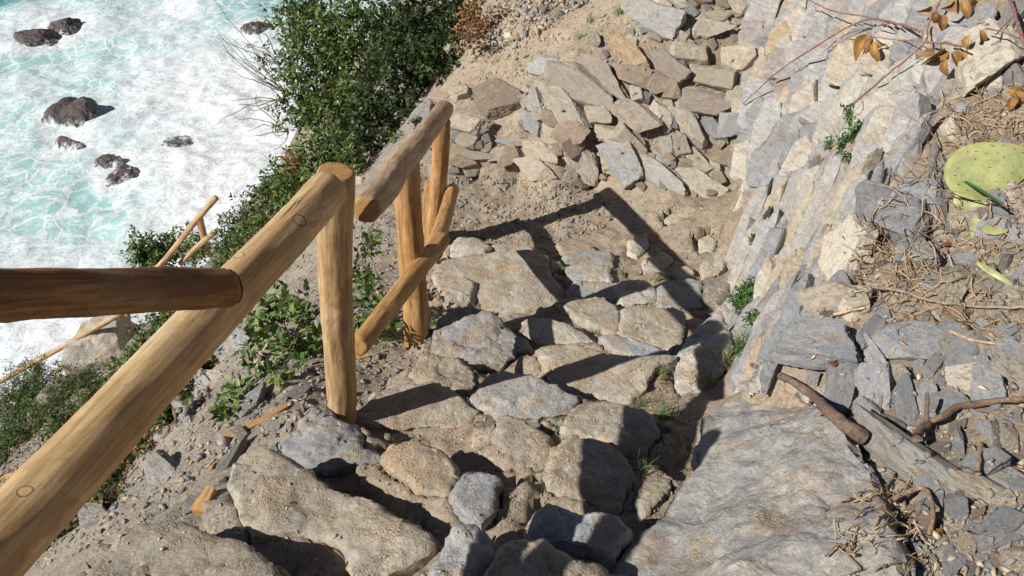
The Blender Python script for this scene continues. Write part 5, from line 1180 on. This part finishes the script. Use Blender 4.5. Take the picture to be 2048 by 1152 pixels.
# grass tufts
GRASS = simple_mat('grass_blade', 'tint', rough=.5, spec=.35, trans=.25, var=.15, bumps=0)
def tuft(label, px, py, n, L, spread, pal, seed, lean=(0, 0)):
    rr = random.Random(seed); p0, nn = hitA(px, py); V, Fq, C = [], [], []
    for k in range(n):
        b = p0 + Vector((rr.gauss(0, spread * .35), rr.gauss(0, spread * .35), -.004)); a = rr.uniform(0, 6.28); l = L * rr.uniform(.5, 1.15); out = Vector((math.cos(a) + lean[0], math.sin(a) + lean[1], 0)) * rr.uniform(.2, .8); w_ = rr.uniform(.0014, .0026)
        sd = out.cross(Vector((0, 0, 1))).normalized() * w_; i0 = len(V); c = np.array(rr.choice(pal)) * rr.uniform(.8, 1.2)
        for j in range(5):
            t = j / 4; q = b + Vector((0, 0, l * (t - .45 * t * t))) + out * l * t * t; V += [q - sd * (1 - t * .9), q + sd * (1 - t * .9)]; C += [c, c]
        for j in range(4): Fq.append((i0 + 2 * j, i0 + 2 * j + 1, i0 + 2 * j + 3, i0 + 2 * j + 2))
    o = np_mesh('grass_tuft', np.array([tuple(v - p0) for v in V]), np.array(Fq), GRASS, np.array(C)); o.location = p0; tag(o, label, 'grass tuft', 'grass tufts between the stones'); return o
GG = [(.08, .18, .05), (.12, .22, .06), (.17, .25, .08), (.06, .14, .05)]; GDRY = [(.42, .34, .17), (.34, .30, .13), (.20, .24, .08)]
for args in (('thick green grass tuft at the outcrop foot below the leafy weed', 1478, 700, 90, .15, .07, GG, 1), ('lower grass tuft spilling from the outcrop foot onto the mound', 1455, 735, 60, .14, .06, GG + GDRY, 2), ('bright grass tuft right of the rounded rectangular tread', 1330, 838, 80, .11, .06, GG, 3, (.4, -.2)), ('thin grass at the lower end of the large pale tread', 1275, 812, 45, .10, .05, GG + GDRY[:1], 4),
             ('yellowish grass beside the right end of the large pale tread', 1322, 752, 55, .09, .05, GDRY + GG[:1], 5), ('mossy green tuft above the long shadowed grey stone', 1315, 558, 60, .05, .06, [(.10, .17, .04), (.16, .20, .05)], 6), ('small grass tuft at the right edge of the broad flat slab', 1122, 540, 26, .06, .03, GG, 7), ('grass sprigs by the far end of the mottled tread', 962, 748, 16, .11, .03, GG, 8), ('grass sprig between the worn tread and the buff stone', 1118, 868, 20, .08, .03, GG, 9), ('sparse grass right of the split buff stone', 1285, 940, 26, .07, .04, GDRY + GG, 10),
             ('grass sprig beside the cream tread', 1188, 668, 16, .06, .03, GG, 11), ('upper green grass tuft on the dirt slope', 1240, 28, 50, .12, .07, GG, 12), ('middle green grass tuft on the dirt slope', 1182, 45, 40, .12, .06, GG, 13), ('lowest green grass tuft on the dirt slope', 1160, 78, 30, .12, .05, GG, 14), ('dry grass fringe on the mound below the leaning stone', 1410, 765, 60, .10, .08, GDRY, 15), ('grass tuft at the foot of the second post', 868, 650, 26, .10, .04, GG, 16)):
    tuft(*args)

# ------------------------------------------------------------------ dead branch with leaves, cactus, wood scraps
def dry_leaf(parent, p, d, nrm, L, W, col, curl=.5, seed=0):
    d = d.normalized(); s = d.cross(nrm).normalized(); n = s.cross(d); V, Fq = [], []; rr = random.Random(seed); tw = rr.uniform(-.6, .6)
    for i in range(9):
        t = i / 8; w_ = W * (math.sin(math.pi * min(1, t * .93 + .05)) ** .75)
        for j in range(-3, 4):
            u = j / 3; V.append(p + d * L * (t - .25 * curl * t * t) + s * (u * w_ * (1 - .3 * curl)) + n * (abs(u) ** 1.5 * w_ * curl + math.sin(t * 3) * L * .12 - t * t * L * curl * .5 + u * t * tw * W + .04 * W * math.sin(j * 4 + i * 2)))
    for i in range(8):
        for j in range(6): Fq.append((i * 7 + j, i * 7 + j + 1, (i + 1) * 7 + j + 1, (i + 1) * 7 + j))
    base = parent.location if parent else p
    o = np_mesh('leaf', np.array([tuple(v - base) for v in V]), np.array(Fq), DRY, np.repeat(np.array([col]), len(V), 0), parent=parent, smooth=True)
    if not parent: o.location = p
    return o
AMB = [(.38, .21, .07), (.30, .16, .055), (.46, .28, .11), (.24, .12, .05)]
def at(px, py, lift):
    p, nn = hitA(px, py); d = project(p)[2]; return PD(px, py, max(.5, d - lift))
def branch(label, lines, leaves, seed):
    b0 = at(*lines[0][0][0][:2], .05); root = empty('dead_branch', b0); tag(root, label, 'branch'); t = TB()
    for pix, r0, r1, col in lines: t.add([at(*q) for q in pix], r0, r1, col, 8, 6, .006, seed)
    t.build('twig', BARK, root); rr = random.Random(seed)
    for k, (px, py, a, L, W, lift) in enumerate(leaves):
        p = at(px, py, lift); d_ = project(p)[2]; q = PD(px + math.cos(R(a)) * L, py + math.sin(R(a)) * L, d_ + rr.uniform(-.03, .03)); D = q - p; v = (-p).normalized()
        dry_leaf(root, p, D, v + Vector((rr.gauss(0, .45), rr.gauss(0, .3), rr.gauss(0, .3))), D.length * .9, W / F * d_ * .5, rr.choice(AMB), rr.uniform(.5, 1.3), k + seed)
    return root
RB, GBk = (.25, .135, .115), (.20, .15, .135)
branch('dead purplish branch reaching left over the rubble with a bunch of amber leaves', [([(1486, 208, .02), (1549, 149, .14), (1629, 94, .18), (1723, 42, .2), (1782, 45, .2), (1840, 62, .15)], .0035, .0075, RB), ([(1605, -6, .2), (1664, 21, .2), (1747, 36, .2), (1800, 50, .2)], .004, .004, RB), ([(1640, 110, .12), (1690, 70, .16), (1780, 46, .2)], .002, .003, GBk), ([(1760, 20, .2), (1752, 30, .2), (1760, 42, .2)], .002, .003, GBk), ([(1730, 62, .1), (1760, 76, .12), (1850, 82, .12)], .0025, .0025, (.36, .2, .12))],
       [(1738, 72, 128, 66, 34, .16), (1734, 80, 98, 60, 22, .15), (1745, 80, 60, 44, 26, .14), (1748, 84, 80, 54, 24, .16), (1752, 80, 35, 30, 20, .14), (1742, 76, 110, 40, 20, .17)], 61)
branch('reddish thorny branch rising from the weed to the top edge with curled amber leaves', [([(1700, 214, .02), (1775, 149, .10), (1848, 87, .14), (1856, 52, .16), (1884, -8, .2)], .0038, .006, (.30, .15, .11)), ([(1848, 84, .14), (1890, 86, .12), (1932, 94, .1)], .006, .005, (.28, .14, .11)), ([(1676, 268, .02), (1712, 220, .05), (1735, 190, .06)], .002, .002, (.45, .30, .15))],
       [(1880, 90, 100, 50, 26, .1), (1890, 100, 140, 56, 30, .1), (1905, 105, 60, 44, 26, .1), (1893, 118, 95, 50, 24, .1), (1912, 98, 20, 46, 22, .1), (1870, 105, 170, 40, 22, .1), (1866, 20, 60, 46, 26, .15), (1885, 30, 90, 40, 24, .15), (1862, 12, 150, 36, 22, .15)], 62)
branch('dark thorny twig in the top right corner with hanging amber leaves', [([(2020, -6, .15), (2034, 40, .15), (2046, 80, .15), (2060, 120, .15)], .008, .007, (.25, .12, .11)), ([(1972, 56, .1), (2010, 66, .1), (2060, 86, .1)], .0035, .004, GBk), ([(1990, 70, .08), (2020, 40, .1), (2040, 20, .12)], .003, .003, GBk)],
       [(1915, -4, 100, 44, 24, .12), (1925, 0, 70, 48, 24, .12), (1935, -4, 45, 40, 22, .12), (1908, 2, 130, 36, 20, .12), (1948, 50, 30, 50, 26, .08), (1960, 60, 80, 44, 22, .08), (1940, 70, 110, 40, 20, .08), (2016, 180, 20, 50, 30, .06), (2030, 186, 60, 40, 26, .06), (2024, 196, 95, 30, 22, .05)], 63)
rr = random.Random(8)
for (px, py, a, L, W, lab, col) in ((1880, 492, 5, 42, 20, 'red brown curled leaf flake in the litter near the cactus', (.30, .09, .05)), (1885, 625, 10, 66, 26, 'rust coloured strip of bark in the litter above the long stem', (.36, .16, .085)), (1868, 560, 30, 40, 18, 'small reddish leaf flake near the stone plank', (.28, .12, .08)), (1655, 725, 0, 28, 14, 'maroon chip of bark on the blue slate sheet', (.22, .08, .06)), (1800, 640, 20, 48, 22, 'rusty dead leaf below the long stem', (.33, .15, .07)), (1790, 1000, 70, 46, 26, 'buff dead leaf on the straw below the longest slab', (.52, .36, .2)), (1870, 1060, 40, 34, 22, 'amber dead leaf beside the dark slate blade', (.5, .27, .07)), (1690, 292, 175, 44, 12, 'amber strap of dead leaf hanging beside the weed', (.5, .3, .1))):
    p = at(px, py, .012); d_ = project(p)[2]; D = PD(px + math.cos(R(a)) * L, py + math.sin(R(a)) * L, d_) - p
    pm, nn = hitA(px + math.cos(R(a)) * L / 2, py + math.sin(R(a)) * L / 2); o = dry_leaf(None, p, D, nn + Vector((0, 0, .4)), min(D.length, .16), W / F * d_ * .55, col, .35, px); o.name = 'dead_leaf'; tag(o, lab, 'leaf')

def cactus_mat():
    s = NT('cactus_skin'); v = s.tc.outputs['Object']
    c = s.mix(s.ramp(s.noise(v, 8, 5, .6), [(.35, 0), (.65, 1)]), (.245, .285, .115), (.335, .345, .14))
    c = s.mix(s.math('MULTIPLY', s.attr('rim', 'Fac'), .7), c, (.40, .39, .13))
    sc = s.ramp(s.noise(v, 22, 6, .7, .5), [(.57, 0), (.63, 1)]); c = s.mix(s.math('MULTIPLY', sc, .7), c, (.42, .35, .21)); c = s.mix(1, c, s.ramp(s.noise(v, 14, 6, .7, .8), [(.3, .7), (.7, 1.2)]), 'MULTIPLY')
    return s.done(c, .42, s.bump(s.noise(v, 30, 5), .3, .006), .45)
CACT = cactus_mat(); SPINE = simple_mat('spine_tufts', color=(.30, .20, .14), rough=.8)
def pad(parent, px, py, L, W, ang, lift, tilt, spines=True):
    p = at(px, py, lift); d_ = project(p)[2]; view = (-p).normalized(); nrm = (view + Vector(tilt)).normalized()
    a = R(ang); ux = (PD(px + math.cos(a) * 10, py + math.sin(a) * 10, d_) - p); ux = (ux - nrm * ux.dot(nrm)).normalized(); uy = nrm.cross(ux)
    l, w_ = L / F * d_ / 2, W / F * d_ / 2; V, Fq, rim = [], [], []; nr, ns = 14, 48
    for side in (1, -1):
        V.append(p + nrm * side * w_ * .12); rim.append(0)
        for i in range(1, nr + 1):
            r = i / nr; th = w_ * .14 * (1 - r ** 3) ** .7
            for k in range(ns):
                t = 6.2832 * k / ns; egg = 1 - .16 * math.cos(t) + .03 * math.sin(3 * t + 1); x, y = math.cos(t) * l * r, math.sin(t) * w_ * r * egg
                V.append(p + ux * x + uy * y + nrm * (side * th + (x / l) ** 2 * w_ * .12 + noise.noise(Vector((x * 20, y * 20, 3))) * .003)); rim.append(max(0, (r - .72) / .28) ** 1.5)
    for s_ in (0, 1):
        o_ = s_ * (1 + nr * ns)
        for k in range(ns):
            f = (o_, o_ + 1 + k, o_ + 1 + (k + 1) % ns); Fq.append(f if s_ == 0 else f[::-1])
            for i in range(nr - 1):
                b = o_ + 1 + i * ns; f = (b + k, b + ns + k, b + ns + (k + 1) % ns, b + (k + 1) % ns); Fq.append(f if s_ == 0 else f[::-1])
    b0, b1 = 1 + (nr - 1) * ns, 2 + nr * ns + (nr - 1) * ns
    for k in range(ns): Fq.append((b0 + k, b1 + k, b1 + (k + 1) % ns, b0 + (k + 1) % ns))
    base = parent.location if parent else p
    o = link_mesh('pad', [v - base for v in V], Fq, CACT, parent); at_ = o.data.attributes.new('rim', 'FLOAT', 'POINT'); at_.data.foreach_set('value', np.array(rim, np.float32))
    if spines:
        t = TB(); rr = random.Random(4)
        for i in range(-3, 4):
            for j in range(-3, 4):
                x, y = (i + (.5 if j % 2 else 0)) / 3.6 + rr.uniform(-.08, .08), j / 3.8 + rr.uniform(-.08, .08)
                if x * x + y * y > .8: continue
                q = p + ux * x * l + uy * y * w_ + nrm * (w_ * .14 + x * x * w_ * .12 - .002)
                for k in range(3): t.add([q, q + (nrm + Vector((rr.gauss(0, .7), rr.gauss(0, .7), rr.gauss(0, .5)))) * .006], .0013, .0005, (.34, .24, .15), 4, 0)
        so = t.build('spines', STEM, parent); so['kind'] = 'stuff'
    return o
pr = empty('prickly_pear', at(1985, 400, .02)); tag(pr, 'prickly pear with one broad yellow green pad lying on the right bank', 'cactus')
pad(pr, 1976, 338, 166, 112, -12, .07, (.1, -.35, .5))
pad(pr, 1945, 402, 70, 34, 10, .03, (0, 0, .3), False)
c2 = empty('cactus_shoot', at(1955, 455, .02)); tag(c2, 'knobbly broken cactus piece below the broad pad', 'cactus'); pad(c2, 1952, 458, 46, 26, 80, .02, (-.5, .2, .2), False); pad(c2, 1990, 460, 46, 22, 14, .008, (.3, .4, .4), False)
c3 = empty('cactus_shoot', at(1985, 545, .02)); tag(c3, 'thin pale green cactus shoot lying in the litter below the black chip', 'cactus'); pad(c3, 1990, 548, 82, 13, 38, .015, (0, 0, .3), False)
# sword shaped leaf lying over the pad
def blade(label, a, b, w_, col, sag):
    A, B_ = at(*a), at(*b); t = (B_ - A); s = t.cross(Vector((0, 0, 1))).normalized(); V, Fq = [], []
    for i in range(13):
        u = i / 12; c = A + t * u + Vector((0, 0, sag * math.sin(math.pi * u))); ww = w_ * (1 - abs(2 * u - 1.25) ** 3 * .5) * min(1, u * 7 + .05)
        V += [c - s * ww, c + Vector((0, 0, -ww * .5)), c + s * ww]
    for i in range(12):
        for j in range(2): Fq.append((i * 3 + j, i * 3 + j + 1, i * 3 + j + 4, i * 3 + j + 3))
    base = A; o = np_mesh('sword_leaf', np.array([tuple(v - base) for v in V]), np.array(Fq), GRASS, np.repeat(np.array([col]), len(V), 0), smooth=True); o.location = base; tag(o, label, 'leaf')
blade('long green sword shaped leaf lying across the lower edge of the cactus pad', (1852, 326, .10), (2006, 408, .12), .009, (.07, .17, .06), .01)
blade('thin pale sword leaf beside the green one under the cactus pad', (1848, 378, .06), (1990, 400, .08), .004, (.30, .33, .14), .01)

DRIFT = wood_mat('silver_driftwood', (.40, .36, .36), (.33, .29, .30), (.20, .165, .165), .0)
SPLIT = wood_mat('fresh_split_wood', (.60, .40, .19), (.50, .29, .11), (.38, .20, .07), -.05)
a, b = at(312, 872, .03), at(450, 886, .03)
o = log('driftwood_log', a, b, .026, .024, DRIFT, None, 31, bend=.01, rough=.004, cap=(False, False)); tag(o, 'silvery grey driftwood log at the drop below the diagonal handrail', 'log')
def plank(name, label, a, b, w_, h_, mat, cat):
    d = b - a; q = d.to_track_quat('Z', 'Y'); bm = bmesh.new(); bmesh.ops.create_cube(bm, size=1); bmesh.ops.subdivide_edges(bm, edges=bm.edges, cuts=7, use_grid_fill=True)
    for v in bm.verts:
        v.co = Vector((v.co.x * w_ * (1 - .5 * (v.co.z + .5)), v.co.y * h_ * (1 - .4 * (v.co.z + .5)), (v.co.z + .5) * d.length)); v.co += Vector((noise.noise(Vector((v.co.x * 50, v.co.y * 50, v.co.z * 9))), noise.noise(Vector((v.co.y * 50, 5, v.co.z * 9))), 0)) * .004
    me = bpy.data.meshes.new(name); bm.to_mesh(me); bm.free(); me.materials.append(mat); o = bpy.data.objects.new(name, me); COL.objects.link(o); o.location = a; o.rotation_mode = 'QUATERNION'; o.rotation_quaternion = q; tag(o, label, cat); return o
plank('split_plank', 'orange split plank pointing from the driftwood log up to the nearest post', at(448, 882, .02), at(575, 812, .03), .035, .024, SPLIT, 'plank')
plank('firewood_chunk', 'short pale chunk of split firewood left of the longest slab', at(400, 1028, .02), at(424, 978, .05), .055, .05, SPLIT, 'wood scrap')
plank('wood_splinter', 'pale wood chip on the gravel below the low wall', at(1042, 368, .01), at(1072, 378, .015), .022, .012, SPLIT, 'wood scrap')
plank('split_plank', 'orange plank end lying on the slope at the left edge', at(-30, 975, .05), at(42, 938, .06), .05, .03, SPLIT, 'plank')
plank('wood_splinter', 'short orange wood scrap at the near end of the lower rail', at(712, 716, .01), at(738, 712, .015), .02, .012, SPLIT, 'wood scrap')
